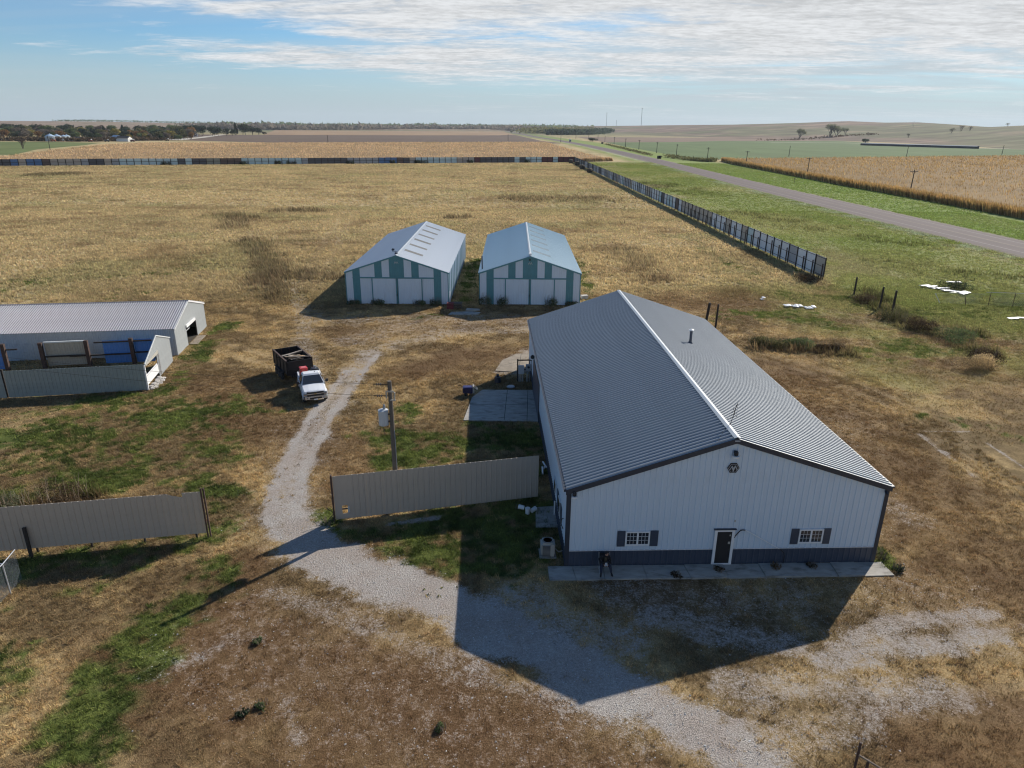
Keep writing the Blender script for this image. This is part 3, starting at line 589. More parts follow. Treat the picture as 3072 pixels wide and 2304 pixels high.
cornfield('cornfield', [(-311,443),(-344,542),(-388,695),(-390,780),(-355,793),(-275,814),(-220,845),(-20,940),(30,966),(42,968),(57,567),(66,490),(48,477),(37,472),(-270,381),(-420,338),(-420,420)], 95000, 32, 'ripe tan cornfield beyond the back fence', 2.3,
          [(66,489),(48,477)], 40, cb=(.62,.43,.235), step=6.)
# ---------------------------------------------------------------- shared panel work
def slope_mw(x0, zlow, a, b_, S, yy, left, lift=0.):
    "matrix for a roof panel: x along the ridge, z up the slope, -y outward"
    if left:
        d = Vector((b_, 0, a))/S; n = Vector((-a, 0, b_))/S; xa = Vector((0, -1, 0))
    else:
        d = Vector((-b_, 0, a))/S; n = Vector((a, 0, b_))/S; xa = Vector((0, 1, 0))
    ya = -n; o = Vector((x0, yy, zlow))+n*lift
    return Matrix(((xa.x, ya.x, d.x, o.x), (xa.y, ya.y, d.y, o.y), (xa.z, ya.z, d.z, o.z), (0, 0, 0, 1)))
def gable_roof(root, W_, L_, he, hr, npan, nrib, rh, rw, matL, matR, capmat, over=.12, y0=-.1, y1=.1, capw=.28, lift=.03):
    a = hr-he; b_ = W_/2; S = math.hypot(a, b_); ex = over*b_/S; length = L_+y1-y0; pw = length/npan
    me = rib_panel(pw-.004, -over, S-.02, nrib, rh, rw).mesh('roof_panel')
    for i in range(npan):
        put('roof_panel', me, matL, root, mw=slope_mw(0, he, a, b_, S, y0+(i+1)*pw, True, lift))
        put('roof_panel', me, matR, root, mw=slope_mw(W_, he, a, b_, S, y0+i*pw, False, lift))
    t_ = a/b_; m = MB(); zt = hr+lift+rh+.012
    m.prism([(W_/2-capw, zt-capw*t_), (W_/2, zt), (W_/2+capw, zt-capw*t_), (W_/2+capw, zt-capw*t_-.012), (W_/2, zt-.014), (W_/2-capw, zt-capw*t_-.012)], y0-.02, L_+y1+.02)
    m.build('ridge_cap', capmat, root)
def rotz(a, loc=(0, 0, 0)): return Matrix.Translation(loc) @ Matrix.Rotation(a, 4, 'Z')

# ================================================================ big metal building
BW, BL, BHE, BHR = 16.578, 32.7, 4.623, 7.363
B = empty('metal_building', (2.896, 31.258, 0), .0387)
tag(B, 'big white metal building with ribbed grey roof and dark slate wainscot in the foreground', 'metal building')
roofz = lambda x: BHE+(BHR-BHE)*(1-abs(x-BW/2)/(BW/2))
pw = BW/18
for i in range(18):
    m = rib_panel(pw-.003, .94, lambda x, i=i: roofz(i*pw+x)-.02, 3, .03, .10)
    m.build('wall_panel', MT['white'], B, (i*pw, 0, 0))
wp = rib_panel(pw-.003, 0., .95, 3, .03, .10).mesh('wainscot_panel')
for i in range(18): put('wainscot_panel', wp, MT['slate'], B, (i*pw, -.012, 0))
pl = BL/36; lp = rib_panel(pl-.003, .94, BHE-.02, 3, .03, .10).mesh('wall_panel'); lw = rib_panel(pl-.003, 0, .95, 3, .03, .10).mesh('wainscot_panel')
for i in range(36):
    put('wall_panel', lp, MT['white'], B, mw=rotz(-math.pi/2, (0, (i+1)*pl, 0)))
    if not 20 < i < 28: put('wainscot_panel', lw, MT['slate'], B, mw=rotz(-math.pi/2, (-.012, (i+1)*pl, 0)))
MB().box((BW-.05, .02, .0), (BW, BL-.02, BHE-.03)).build('wall', MT['white'], B)
MB().prism([(.06, 0), (BW-.06, 0), (BW-.06, BHE-.05), (BW/2, BHR-.05), (.06, BHE-.05)], BL-.06, BL-.01).build('wall', MT['white'], B)
gable_roof(B, BW, BL, BHE, BHR, 36, 3, .072, .10, MT['roof'], MT['roof'], MT['roofcap'], over=.1, y0=-.12, y1=.1, capw=.17)
# rake, corner and base trim, eave gutter
for s in (0, 1):
    xs0, xs1 = (-.12, BW/2) if s == 0 else (BW+.12, BW/2)
    m = MB(); m.prism([(xs0, roofz(0)-.02 if 1 else 0), (xs1, BHR+.03), (xs1, BHR-.24), (xs0, BHE-.30)], -.15, -.045); m.build('rake_trim', MT['trim'], B)
MB().prism([(BW/2-.55, BHR-.25), (BW/2+.55, BHR-.25), (BW/2+.3, BHR-.14), (BW/2-.3, BHR-.14)], -.156, -.05).build('peak_plate', MT['trim'], B)
MB().box((BW/2-.12, -.17, BHR-.12), (BW/2+.14, -.152, BHR-.07)).build('peak_tag', MT['lightgrey'], B)
for x0 in (-.05, BW-.16): MB().box((x0, -.055, 0), (x0+.21, -.04, BHE-.2)).build('corner_trim', MT['trim'], B)
MB().box((-.058, -.04, 0), (-.042, .17, BHE-.2)).build('corner_trim', MT['trim'], B)
MB().box((BW+.002, -.04, 0), (BW+.018, .17, BHE-.2)).build('corner_trim', MT['trim'], B)
MB().box((-.24, -.1, BHE-.13), (-.10, BL+.08, BHE-.015)).build('gutter', MT['trim'], B)
MB().box((-.254, -.1, BHE-.15), (-.244, BL+.08, BHE-.045)).build('gutter_edge', MT['white_clean'], B)
MB().box((BW+.10, -.1, BHE-.13), (BW+.24, BL+.08, BHE-.015)).build('gutter', MT['trim'], B)
MB().box((0, -.05, .935), (BW, -.036, .965)).build('wainscot_flashing', MT['white_clean'], B)
# front windows with shutters
def window(root, x0, x1, z0, z1, y=-.035):
    fr = MB(); f = .075; mid = (x0+x1)/2
    for a, b_ in (((x0, z0), (x1, z0+f)), ((x0, z1-f), (x1, z1)), ((x0, z0+f), (x0+f, z1-f)), ((x1-f, z0+f), (x1, z1-f)), ((mid-.045, z0+f), (mid+.045, z1-f))):
        fr.box((a[0], y-.055, a[1]), (b_[0], y, b_[1]))
    wo = fr.build('window', MT['white_clean'], root)
    for q in (0, 1):
        a, b_ = (x0+f, mid-.045) if q == 0 else (mid+.045, x1-f)
        MB().box((a, y-.025, z0+f), (b_, y-.015, z1-f)).build('pane', MT['glass'], wo)
        gq = MB(); wd_ = (b_-a)/3; hh = (z1-z0-2*f)/3
        for k in (1, 2):
            gq.box((a+k*wd_-.011, y-.034, z0+f), (a+k*wd_+.011, y-.027, z1-f)); gq.box((a, y-.0345, z0+f+k*hh-.011), (b_, y-.0275, z0+f+k*hh+.011))
        gq.build('muntins', MT['lightgrey'], wo)
    return wo
for x0, x1, s0, s1 in ((3.08, 4.36, 2.66, 4.80), (12.26, 13.55, 11.84, 13.95)):
    window(B, x0, x1, 1.26, 2.10)
    for a, b_ in ((s0, x0-.02), (x1+.02, s1)):
        m = MB(); m.box((a, -.07, 1.20), (b_, -.033, 2.13))
        for k in range(9): z = 1.26+k*.095; m.box((a+.04, -.078, z), (b_-.04, -.068, z+.055))
        m.build('shutter', MT['slate'], B)
# front door
d = MB(); d.box((7.90, -.075, .10), (8.68, -.045, 2.04)).build('door', MT['black'], B); door = [o for o in COL.objects if o.name == 'door'][0]
fr = MB()
for a, b_ in (((7.76, .02), (7.90, 2.16)), ((8.68, .02), (8.82, 2.16)), ((7.90, 2.04), (8.68, 2.16)), ((7.90, .02), (8.68, .10))): fr.box((a[0], -.11, a[1]), (b_[0], -.034, b_[1]))
fr.build('door_frame', MT['white_clean'], door)
MB().box((7.70, -.16, 2.165), (8.88, -.03, 2.20)).build('door_drip_cap', MT['trim'], door)
MB().cyl((8.60, -.14, 1.02), (8.60, -.08, 1.02), .03, n=10).build('door_handle', MT['chrome'], door)
MB().box((8.52, -.085, 1.28), (8.64, -.078, 1.42)).build('door_notice', MT['beige'], door)
MB().box((8.56, -.085, 1.76), (8.63, -.078, 1.85)).build('door_notice', MT['beige'], door)
MB().box((8.72, -.06, 2.58), (8.79, -.035, 2.70)).build('door_chime_box', MT['beige'], B)
# bent conduit beside the door
c = MB(); c.path([(8.80, -.09, 1.66), (8.86, -.10, 1.78), (8.97, -.11, 1.96), (9.08, -.11, 2.10), (9.2, -.11, 2.14), (9.34, -.11, 2.12)], .026, 8); cb = c.build('conduit', MT['black'], B)
c = MB(); c.path([(9.34, -.11, 2.12), (9.55, -.11, 2.02), (11.30, -.11, .96)], .022, 8); c.build('white_pipe_run', MT['plastic_white'], cb)
c = MB(); c.path([(11.30, -.11, .96), (11.58, -.11, .72), (11.64, -.11, .5), (11.63, -.11, .02)], .026, 8); c.build('black_pipe_run', MT['black'], cb)
# emblem with its letter mark
hexa = [(8.295+.31*math.cos(k*math.pi/3), 5.73+.31*math.sin(k*math.pi/3)) for k in range(6)]
em = MB().prism(hexa, -.075, -.034).build('emblem', MT['black'], B)
ring = MB()
for k in range(6):
    a, b_ = [(8.295+.255*math.cos(q*math.pi/3), 5.73+.255*math.sin(q*math.pi/3)) for q in (k, k+1)]
    ring.cyl((a[0], -.079, a[1]), (b_[0], -.079, b_[1]), .010, n=4)
ring.build('emblem_border', MT['lightgrey'], em)
lm = MB()
for a, b_ in (((-.19, -.11), (-.075, .13)), ((-.075, .13), (0, -.02)), ((0, -.02), (.085, .14)), ((.085, .14), (.19, -.10)), ((0, -.02), (-.005, -.20)), ((-.075, .05), (-.005, -.14)), ((.085, .06), (0.0, -.14))):
    v0 = Vector((8.295+a[0], -.081, 5.73+a[1])); v1 = Vector((8.295+b_[0], -.081, 5.73+b_[1])); lm.cyl(v0, v1, .021, n=4)
lm.build('letter_mark', MT['lightgrey'], em)
# lamps and camera on the walls
def wall_lamp(root, x, z, s=1., y=-.03, mw=None):
    m = MB(); m.box((x-.05*s, y-.10*s, z+.02*s), (x+.05*s, y, z+.16*s)); m.lathe([(.07*s, .0), (.10*s, .04*s), (.10*s, .17*s), (.05*s, .24*s)], 12, Matrix.Translation((x, y-.17*s, z-.02*s)))
    o = m.build('wall_lamp', MT['black'], root)
    MB().lathe([(.08*s, -.13*s), (.145*s, -.10*s), (.15*s, 0), (.10*s, .005*s)], 14, Matrix.Translation((x, y-.17*s, z-.03*s))).build('lamp_globe', MT['plastic_white'], o); return o
wall_lamp(B, 8.28, 6.52, 1.1); wall_lamp(B, .30, 4.33, 1.0)
m = MB(); m.cyl((16.42, -.05, 4.33), (16.36, -.30, 4.25), .07, n=10).box((16.38, -.12, 4.38), (16.46, -.04, 4.46)); m.build('security_camera', MT['trim'], B)
# left wall: overhead door, windows, small vents
m = MB(); m.box((-.075, 19.2, .03), (-.035, 25.6, 3.0)); od = m.build('overhead_door', MT['slate'], B)
m = MB()
for k in range(6): m.box((-.083, 19.25, .06+k*.49), (-.076, 25.55, .06+k*.49+.44))
m.build('door_sections', MT['slate'], od)
m = MB(); m.box((-.09, 19.0, 0), (-.04, 19.2, 3.15)).box((-.09, 25.6, 0), (-.04, 25.8, 3.15)).box((-.09, 19.2, 3.0), (-.04, 25.6, 3.15)); m.build('door_jamb', MT['trim'], od)
for y0, y1, z0, z1 in ((2.75, 3.65, 1.28, 2.2), (5.2, 6.2, 1.3, 2.05)):
    m = MB(); m.box((-.075, y0, z0), (-.035, y1, z1)); wo = m.build('window', MT['white_clean'], B); MB().box((-.082, y0+.08, z0+.08), (-.077, y1-.08, z1-.08)).build('pane', MT['glass'], wo)
for y0 in (2.05, 3.72): MB().box((-.07, y0, 1.2), (-.033, y0+.6, 2.26)).build('shutter', MT['slate'], B)
m = MB(); m.path([(-.07, 1.0, 2.3), (-.16, 1.05, 2.2), (-.18, 1.0, 1.95), (-.08, .92, 1.7)], .025, 6); m.build('conduit', MT['black'], B)
MB().cyl((-.1, 5.15, .02), (-.1, 5.15, .95), .045, n=8).build('downpipe', MT['plastic_white'], B)
m = MB(); m.lathe([(.13, 0), (.16, .05), (.16, .2), (.06, .3)], 12, Matrix.Translation((-.2, 25.2, 3.25))).box((-.2, 25.13, 3.4), (-.03, 25.27, 3.5)); wl = m.build('wall_lamp', MT['black'], B)
MB().lathe([(.09, -.12), (.17, -.09), (.17, 0)], 12, Matrix.Translation((-.2, 25.2, 3.24))).build('lamp_globe', MT['plastic_white'], wl)
# vent pipe and aerial on the roof
vx, vy = 11.35, 19.1; vz = roofz(vx)
m = MB(); m.cyl((vx, vy, vz-.1), (vx, vy, vz+1.05), .10, n=12).lathe([(.22, 0), (.13, .18)], 12, Matrix.Translation((vx, vy, vz+.04))); vp = m.build('vent_pipe', MT['slate'], B, smooth=False)
MB().lathe([(.06, 0), (.19, .03), (.19, .09), (.02, .16)], 14, Matrix.Translation((vx, vy, vz+1.05))).build('vent_cap', MT['white_clean'], vp)
m = MB(); ax, ay, az = BW/2+.15, 1.5, BHR; m.cyl((ax, ay, az), (ax+.25, ay, az+1.25), .016, n=6)
for k in range(5): z = az+.45+k*.17; x = ax+.25*(z-az)/1.25; m.cyl((x-.30+.04*k, ay-.12, z), (x+.30-.04*k, ay+.12, z+.04), .010, n=4)
m.cyl((ax+.06, ay-.35, az+.75), (ax+.24, ay+.4, az+.85), .011, n=4); m.build('tv_aerial', MT['darkpost'], B)
m = MB(); m.path([(ax, ay, az+.1), (ax-.5, ay-.5, az-.05), (ax-1.0, ay-1.35, az-.22)], .012, 4); m.build('aerial_cable', MT['black'], B)

# ================================================================ twin striped sheds
def striped_shed(name, label, x0, y0, W_, L_, he, hr, roofm, rightwall, sky_c):
    r = empty(name, (x0, y0, 0)); tag(r, label, 'shed', 'twin striped sheds')
    n = 14; p_ = W_/n; rz_ = lambda x: he+(hr-he)*(1-abs(x-W_/2)/(W_/2))
    ztrk = 3.42
    for i in range(n):
        full = i in (0, 1, 2, 3, 10, 11, 12, 13); mt = MT['teal'] if i in (1, 4, 6, 7, 9, 12) else MT['white']
        rib_panel(p_-.004, 0 if full else ztrk, lambda x, i=i: rz_(i*p_+x)-.02, 4, .022, .08).build('wall_panel', mt, r, (i*p_, 0, 0))
    MB().box((1.0*p_, -.10, ztrk-.08), (13*p_, -.03, ztrk+.08)).build('door_track', MT['teal'], r)
    for k, (a, b_) in enumerate(((3.55*p_, 7*p_-.03), (7*p_+.03, 10.45*p_))):
        dm = rib_panel(b_-a, .04, ztrk-.1, 15, .02, .09).build('sliding_door', MT['white'], r, (a, -.055, 0))
        m = MB()
        for q in ((0, .13) if k else (0, .13), (b_-a-.13, b_-a)): m.box((q[0], -.045, .04), (q[1], -.023, ztrk-.1))
        m.build('door_edge_trim', MT['teal'], dm)
        if k == 0: MB().box((b_-a-.09, -.09, 1.1), (b_-a-.03, -.046, 1.35)).build('door_pull', MT['black'], dm)
    for s in (0, 1):
        xa = -.1 if s == 0 else W_+.1
        MB().prism([(xa, he-.03), (W_/2, hr+.02), (W_/2, hr-.17), (xa, he-.20)], -.13, -.04).build('rake_trim', MT['teal'], r)
    for xa in (-.02, W_-.10): MB().box((xa, -.05, 0), (xa+.12, -.035, he-.1)).build('corner_trim', MT['teal'], r)
    ns = 36; ps = L_/ns; sp = rib_panel(ps-.004, 0, he-.02, 4, .022, .08).mesh('wall_panel')
    if rightwall:
        for i in range(ns):
            mt = MT['teal'] if i % 3 == 1 else MT['white']
            put('wall_panel', sp, mt, r, mw=rotz(math.pi/2, (W_, i*ps, 0)))
    else: MB().box((W_-.04, .02, 0), (W_, L_-.02, he-.02)).build('wall', MT['white'], r)
    MB().box((0, .02, 0), (.04, L_-.02, he-.02)).build('wall', MT['white'], r)
    MB().prism([(.05, 0), (W_-.05, 0), (W_-.05, he-.03), (W_/2, hr-.03), (.05, he-.03)], L_-.05, L_-.01).build('wall', MT['white'], r)
    gable_roof(r, W_, L_, he, hr, 36, 4, .02, .07, roofm, roofm, MT['roofcap'], over=.12, y0=-.12, y1=.1, capw=.14)
    a = hr-he; b_ = W_/2; S = math.hypot(a, b_)
    sl = rib_panel(1.05, S-2.95, S-.45, 3, .026, .07).mesh('skylight_strip')
    for k in range(6): put('skylight_strip', sl, sky_c, r, mw=slope_mw(W_, he, a, b_, S, 4.3+k*4.75, False, .056))
    # small emblem high on the gable
    m = MB()
    for u0, z0, u1, z1 in ((-.26, -.12, -.13, .16), (-.13, .16, 0, -.10), (0, -.10, .13, .16), (.13, .16, .26, -.12)): m.cyl((W_/2+u0, -.05, hr-.95+z0), (W_/2+u1, -.05, hr-.95+z1), .03, n=4)
    m.build('gable_emblem', MT['lightgrey'], r)
    return r
SA = striped_shed('storage_shed', 'left twin white shed with teal stripes and bold skylight strips on its roof', -21.45, 88.4, 13.2, 33.1, 4.15, 6.3, MT['shedroof'], True, MT['skylight'])
SB = striped_shed('storage_shed', 'right one of the twin white sheds with teal stripes, nearest the big metal building', -4.32, 88.6, 13.02, 33., 4.15, 6.3, MT['shedroof_b'], False, pmat('faded_fibreglass', (.33,.40,.42), .6, var=.15, scale=3))
m = MB(); m.cyl((6.55, .9, 6.2), (6.3, .9, 7.0), .02, n=5).lathe([(.02, 0), (.14, .06), (.17, .09)], 12, Matrix.Translation((6.15, .8, 6.85)) @ Matrix.Rotation(1.1, 4, 'X')); m.cyl((6.0, .9, 6.6), (6.7, .9, 6.62), .025, n=5).box((6.35, .75, 6.25), (6.7, 1.0, 6.5)); m.build('dish_aerial', MT['trim'], SA)
MB().cyl((.35, 1.6, 3.9), (.3, 1.6, 6.0), .09, n=10).build('flue_pipe', MT['slate'], SB)
MB().box((W0 := 6.51-.18, .2, 6.33), (6.51+.18, .75, 6.60)).build('ridge_vent_box', MT['plastic_white'], SB)
m = MB(); m.lathe([(.04, 0), (.10, .05), (.10, .18), (.04, .24)], 10, Matrix.Translation((6.45, -.13, 5.72))); m.build('wall_lamp', MT['black'], SB)
m = MB(); m.cyl((13.28, .9, .05), (13.28, .9, 1.5), .05, n=8); m.build('downpipe', MT['plastic_white'], SA)

# ================================================================ long barn on the left
BN = empty('long_barn', (-33.41, 66.35, 0), .1460); tag(BN, 'long low barn of stained galvanized metal at the left edge with an open end door', 'barn')
# local x runs to the right end at 0, y to the back
D_, NE, NR, LEN = 10.8, 2.77, 4.28, 31.5
bz = lambda y: NE+(NR-NE)*(1-abs(y-D_/2)/(D_/2))
pw = .9; me = rib_panel(pw-.004, 0, NE-.02, 4, .032, .08).mesh('wall_panel')
for i in range(35): put('wall_panel', me, MT['barnwall'], BN, (-(i+1)*pw, 0, 0))
for i in range(12):
    z0 = 0 if (i < 4 or i > 7) else 2.05
    put('wall_panel', rib_panel(pw-.004, z0, lambda x, i=i: bz(i*pw+x)-.02, 4, .032, .08).mesh('wall_panel'), MT['barnend'], BN, mw=rotz(math.pi/2, (0, i*pw, 0)))
MB().box((-LEN, D_-.04, 0), (-.02, D_, NE-.02)).build('wall', MT['barnwall'], BN)
MB().prism([(.05, 0), (D_-.05, 0), (D_-.05, NE-.03), (D_/2, NR-.03), (.05, NE-.03)], -LEN, -LEN+.04, 'x').build('wall', MT['barnwall'], BN)
a = NR-NE; b_ = D_/2; S = math.hypot(a, b_); rp = rib_panel(pw-.004, -.15, S-.02, 4, .058, .065).mesh('roof_panel')
RT = Matrix.Rotation(math.pi/2, 4, 'Z')
for i in range(35):
    for lf in (True, False):
        # slope_mw works across x; turn it so the ridge runs along local x
        mw = slope_mw(0 if lf else D_, NE, a, b_, S, (i+1)*pw-.1 if lf else i*pw-.1, lf, .03)
        P = Matrix(((0, -1, 0, 0), (1, 0, 0, 0), (0, 0, 1, 0), (0, 0, 0, 1)))
        put('roof_panel', rp, MT['barnroof'], BN, mw=P @ mw)
m = MB(); zt = NR+.075; m.prism([(D_/2-.2, zt-.05), (D_/2, zt), (D_/2+.2, zt-.05), (D_/2+.2, zt-.065), (D_/2, zt-.015), (D_/2-.2, zt-.065)], -LEN, .12, 'x'); m.build('ridge_cap', MT['slate'], BN)
m = MB(); m.prism([(-.12, NE-.05), (D_/2, NR+.05), (D_/2, NR-.09), (-.12, NE-.18)], .03, .10, 'x'); m.build('rake_trim', MT['barnend'], BN)
m = MB(); m.prism([(D_+.12, NE-.05), (D_/2, NR+.05), (D_/2, NR-.09), (D_+.12, NE-.18)], .03, .10, 'x'); m.build('rake_trim', MT['white_clean'], BN)
MB().box((-.02, 3.5, 1.86), (.14, 6.7, 2.12)).build('door_header', MT['white_clean'], BN)
for y in (3.6, 7.2): MB().box((-.14, y-.06, 0), (-.02, y+.06, 2.1)).build('door_post', MT['darkpost'], BN)
m = MB(); m.path([(-.6, 6.2, 2.0), (-.5, 6.3, 1.1), (-.6, 5.1, 1.0)], .04, 6); m.build('hanging_rail', MT['lightgrey'], BN)
MB().box((-LEN, .1, -.02), (-.1, D_-.1, .03)).build('barn_floor', MT['crack'], BN)
MB().box((.05, 3.7, .0), (.9, 6.9, .05)).build('concrete_ramp', MT['dustyslab'], BN)
# ---- roofless pen in front of the barn
PN = empty('livestock_pen', (-31.575, 56.604, 0), .1900); tag(PN, 'roofless livestock pen of grey green metal sheets in front of the long barn', 'livestock pen')
pw = .909; me = rib_panel(pw-.004, 0, 2.36, 3, .035, .09).mesh('wall_panel')
for i in range(12): put('wall_panel', me, MT['greygreen'], PN, (-(i+1)*pw, 0, 0))
GD = 8.07; gz = lambda y: 2.34+(3.72-2.34)*(1-abs(y-4.1)/4.1 if y < 8.2 else 0)
for i in range(9):
    w_ = GD/9; y0 = i*w_; z0 = 2.12 if y0 < 3.5 else 0
    put('wall_panel', rib_panel(w_-.004, z0, lambda x, y0=y0: gz(y0+x), 4, .034, .08).mesh('wall_panel'), MT['barnend'], PN, mw=rotz(math.pi/2, (0, y0, 0)))
m = MB(); m.box((-.05, .1, .45), (.0, 3.5, 1.18)).box((-.05, .1, 1.24), (.0, 3.4, 1.33)); m.build('gate_board', MT['white_clean'], PN)
m = MB(); m.prism([(.05, 2.16), (3.8, 2.12), (3.9, 2.42), (.2, 2.28)], .03, .09, 'x'); m.build('door_header', MT['beige'], PN)
for y in (.06, 3.75, 4.02): MB().box((-.1, y-.07, 0), (.02, y+.07, 2.3)).build('door_post', MT['white_clean'] if y < 1 else MT['rust'], PN)
m = MB(); m.prism([(-.05, 2.3), (4.1, 3.68), (8.1, 2.33), (8.1, 2.43), (4.1, 3.79), (-.05, 2.42)], .03, .09, 'x'); m.build('gable_trim', MT['barnend'], PN)
# back row: tan sheet gate and blue sheets between dark posts
def back_panel(x0, x1, ztop, n_, mt, y, name='back_panel'):
    w_ = (x1-x0)/n_; me = rib_panel(w_-.004, .15, ztop, 2, .022, .08).mesh(name)
    for i in range(n_): put(name, me, mt, PN, (x0+i*w_, y, 0))
back_panel(-10.95, -7.4, 2.40, 8, MT['tanpanel'], 8.0); back_panel(-5.9, -3.5, 2.40, 5, MT['bluepanel'], 7.9); back_panel(-3.15, -1.5, 2.42, 4, MT['bluepanel'], 7.9)
back_panel(-16.5, -14.45, 2.5, 4, MT['bluepanel'], 7.6)
for x, h in ((-11.15, 2.5), (-7.25, 2.55), (-3.33, 2.6), (-14.3, 2.55)): MB().box((x-.16, 7.55, 0), (x+.16, 7.85, h)).build('pen_post', MT['rust'], PN)
for x0, x1, z in ((-10.95, -7.4, 1.1), (-8.9, -3.4, 1.05), (-3.2, -1.5, 1.15), (-6.6, -1.5, 2.28), (-14.4, -13.2, 1.95)): MB().box((x0, 7.72, z-.06), (x1, 7.86, z+.06)).build('pen_rail', MT['darkpost'], PN)
MB().box((-10.95, 7.88, 2.38), (-7.4, 8.06, 2.50)).build('pen_rail', MT['barnend'], PN)
PN2 = empty('sheet_wall', (-42.45, 54.5, 0), .17); tag(PN2, 'dark blue grey sheet wall running off the left edge beside the pen', 'metal wall')
for i in range(7): put('wall_panel', me if False else rib_panel(.905, 0, 2.35, 3, .025, .09).mesh('wall_panel'), MT['slate'] if i > 5 else MT['greygreen'], PN2, (-(i+1)*.909, 0, 0))
MB().box((-.06, .06, 0), (.1, .2, 2.5)).build('post', MT['darkpost'], PN2)
m = MB()
for k in range(14): m.box((rnd.uniform(-.9, .1), rnd.uniform(.2, 2.6), .0), (0, 0, .02)) if False else m.add(*[( [(Vector((math.cos(q*1.05+k)*s, math.sin(q*1.05+k)*s*1.2, z))+Vector((.25+.25*math.sin(k*2.3), .3+k*.22, 0))) for z, s in ((-.02, .26), (.07+.02*(k % 3), .2)) for q in range(6)]), [tuple(range(6, 12))]+[(q, (q+1) % 6, 6+(q+1) % 6, 6+q) for q in range(6)]][0:2])
tag(m.build('rubble', MT['stone'], None, (-31.6, 56.7, 0), .19), 'broken pale concrete rubble at the pen gateway', 'rubble')

# ================================================================ tan sheet fences in the yard
def tan_fence(name, label, ax, ay, bx, by, h, gap, n, skip=()):
    r = empty(name, (ax, ay, 0), math.atan2(by-ay, bx-ax)); tag(r, label, 'fence', 'tan sheet metal fences'); Lf = math.hypot(bx-ax, by-ay); w_ = Lf/n
    me = rib_panel(w_-.004, gap, h, 3, .036, .08).mesh('panel')
    for i in range(n):
        if i not in skip: put('panel', me, MT['tan'], r, (i*w_, 0, 0))
    for k in range(int(Lf//2.7)+1): MB().cyl((min(k*2.7+.25, Lf-.1), .12, -.1), (min(k*2.7+.25, Lf-.1), .12, h-.15), .065, n=8).build('post', MT['darkpost'], r)
    for z in (.7, 1.7, 2.6): MB().box((.05, .016, z-.04), (Lf-.05, .06, z+.04)).build('rail', MT['darkpost'], r)
    return r, w_
F1, w1 = tan_fence('tan_fence', 'tan sheet metal fence between the gravel track and the big metal building', -10.26, 35.57, 1.69, 38.51, 2.9, .06, 13, skip=(0,))
m = MB()  # end panel with a torn hole
for a, b_ in (((0, .06), (w1, .42)), ((0, .95), (w1, 2.9)), ((0, .42), (.42, .95)), ((.74, .42), (w1, .95))): m.box((a[0], 0, a[1]), (b_[0], .012, b_[1]))
for q in (.15, .45, .76): m.box((q-.03, -.022, .95), (q+.03, 0, 2.9))
m.build('torn_panel', MT['tan'], F1)
m = MB(); m.prism([(.72, .45), (.86, .5), (.84, .9), (.74, .93)], -.06, -.03); m.build('bent_flap', MT['lightgrey'], F1)
MB().box((-.12, -.05, -.1), (-.02, .12, 2.98)).build('end_post', MT['rust'], F1)
m = MB(); m.cyl((-.1, .05, .5), (-.55, .1, .95), .02, n=5).cyl((-.1, .05, .45), (-.45, 0, .05), .02, n=5); m.build('bent_wire', MT['darkpost'], F1)
F2, w2 = tan_fence('tan_fence', 'tan sheet metal fence running in from the left edge with a notch in its top', -36.4, 30.0, -17.03, 33.69, 2.9, .30, 21, skip=(19,))
m = MB(); rp_ = rib_panel(w2-.004, .30, lambda x: 2.62 if x > .3 else 2.9, 3, .028, .08); rp_.build('torn_panel', MT['tan'], F2, (19*w2, 0, 0))
for dx in (.06, .2): MB().box((21*w2+dx-.04, -.04, -.1), (21*w2+dx+.03, .06, 3.1)).build('end_post', MT['rust'], F2)
for x in (10.9,): MB().cyl((x, -.32, -.1), (x-.1, -.12, 1.65), .10, n=8).build('leaning_post', MT['darkpost'], F2)
# ---- chain link gate at the left edge
CL = empty('chain_link_gate', (-24.62, 28.59, 0)); tag(CL, 'open chain link gate with bare steel pipe frame at the left edge', 'gate')
MB().cyl((0, 0, -.1), (.05, -.05, 1.74), .030, n=8).build('post', MT['galv'], CL)
m = MB(); m.cyl((.28, -2.6, 1.72), (.06, -.05, 1.74), .026, n=8).cyl((.06, -.05, 1.74), (-.16, 1.15, 1.75), .026, n=8); m.build('top_rail', MT['galv'], CL)
MB().cyl((.06, -.05, 1.74), (-2.6, .2, 1.72), .026, n=8).build('top_rail', MT['galv'], CL)
m = MB(); a = Vector((.25, -2.5, 0)); b_ = Vector((-.14, 1.1, 0)); d = b_-a
for k in range(-12, 62):
    for s in (1, -1):
        u0 = k/50; u1 = u0+s*.48; pts = []
        for u, z in ((u0, .06), (u1, 1.7)): pts.append((u, z))
        (ua, za), (ub, zb) = pts
        def cl(u, z, u2, z2):
            if u < 0: z = z+(z2-z)*(0-u)/(u2-u); u = 0
            if u > 1: z = z+(z2-z)*(1-u)/(u2-u); u = 1
            return u, z
        if (ua < 0 and ub < 0) or (ua > 1 and ub > 1): continue
        A = cl(ua, za, ub, zb); Bq = cl(ub, zb, ua, za); m.cyl(a+d*A[0]+Vector((0, 0, A[1])), a+d*Bq[0]+Vector((0, 0, Bq[1])), .0022, n=3, caps=False)
tag(m.build('chain_link_mesh', MT['grey'], CL), kind='stuff')
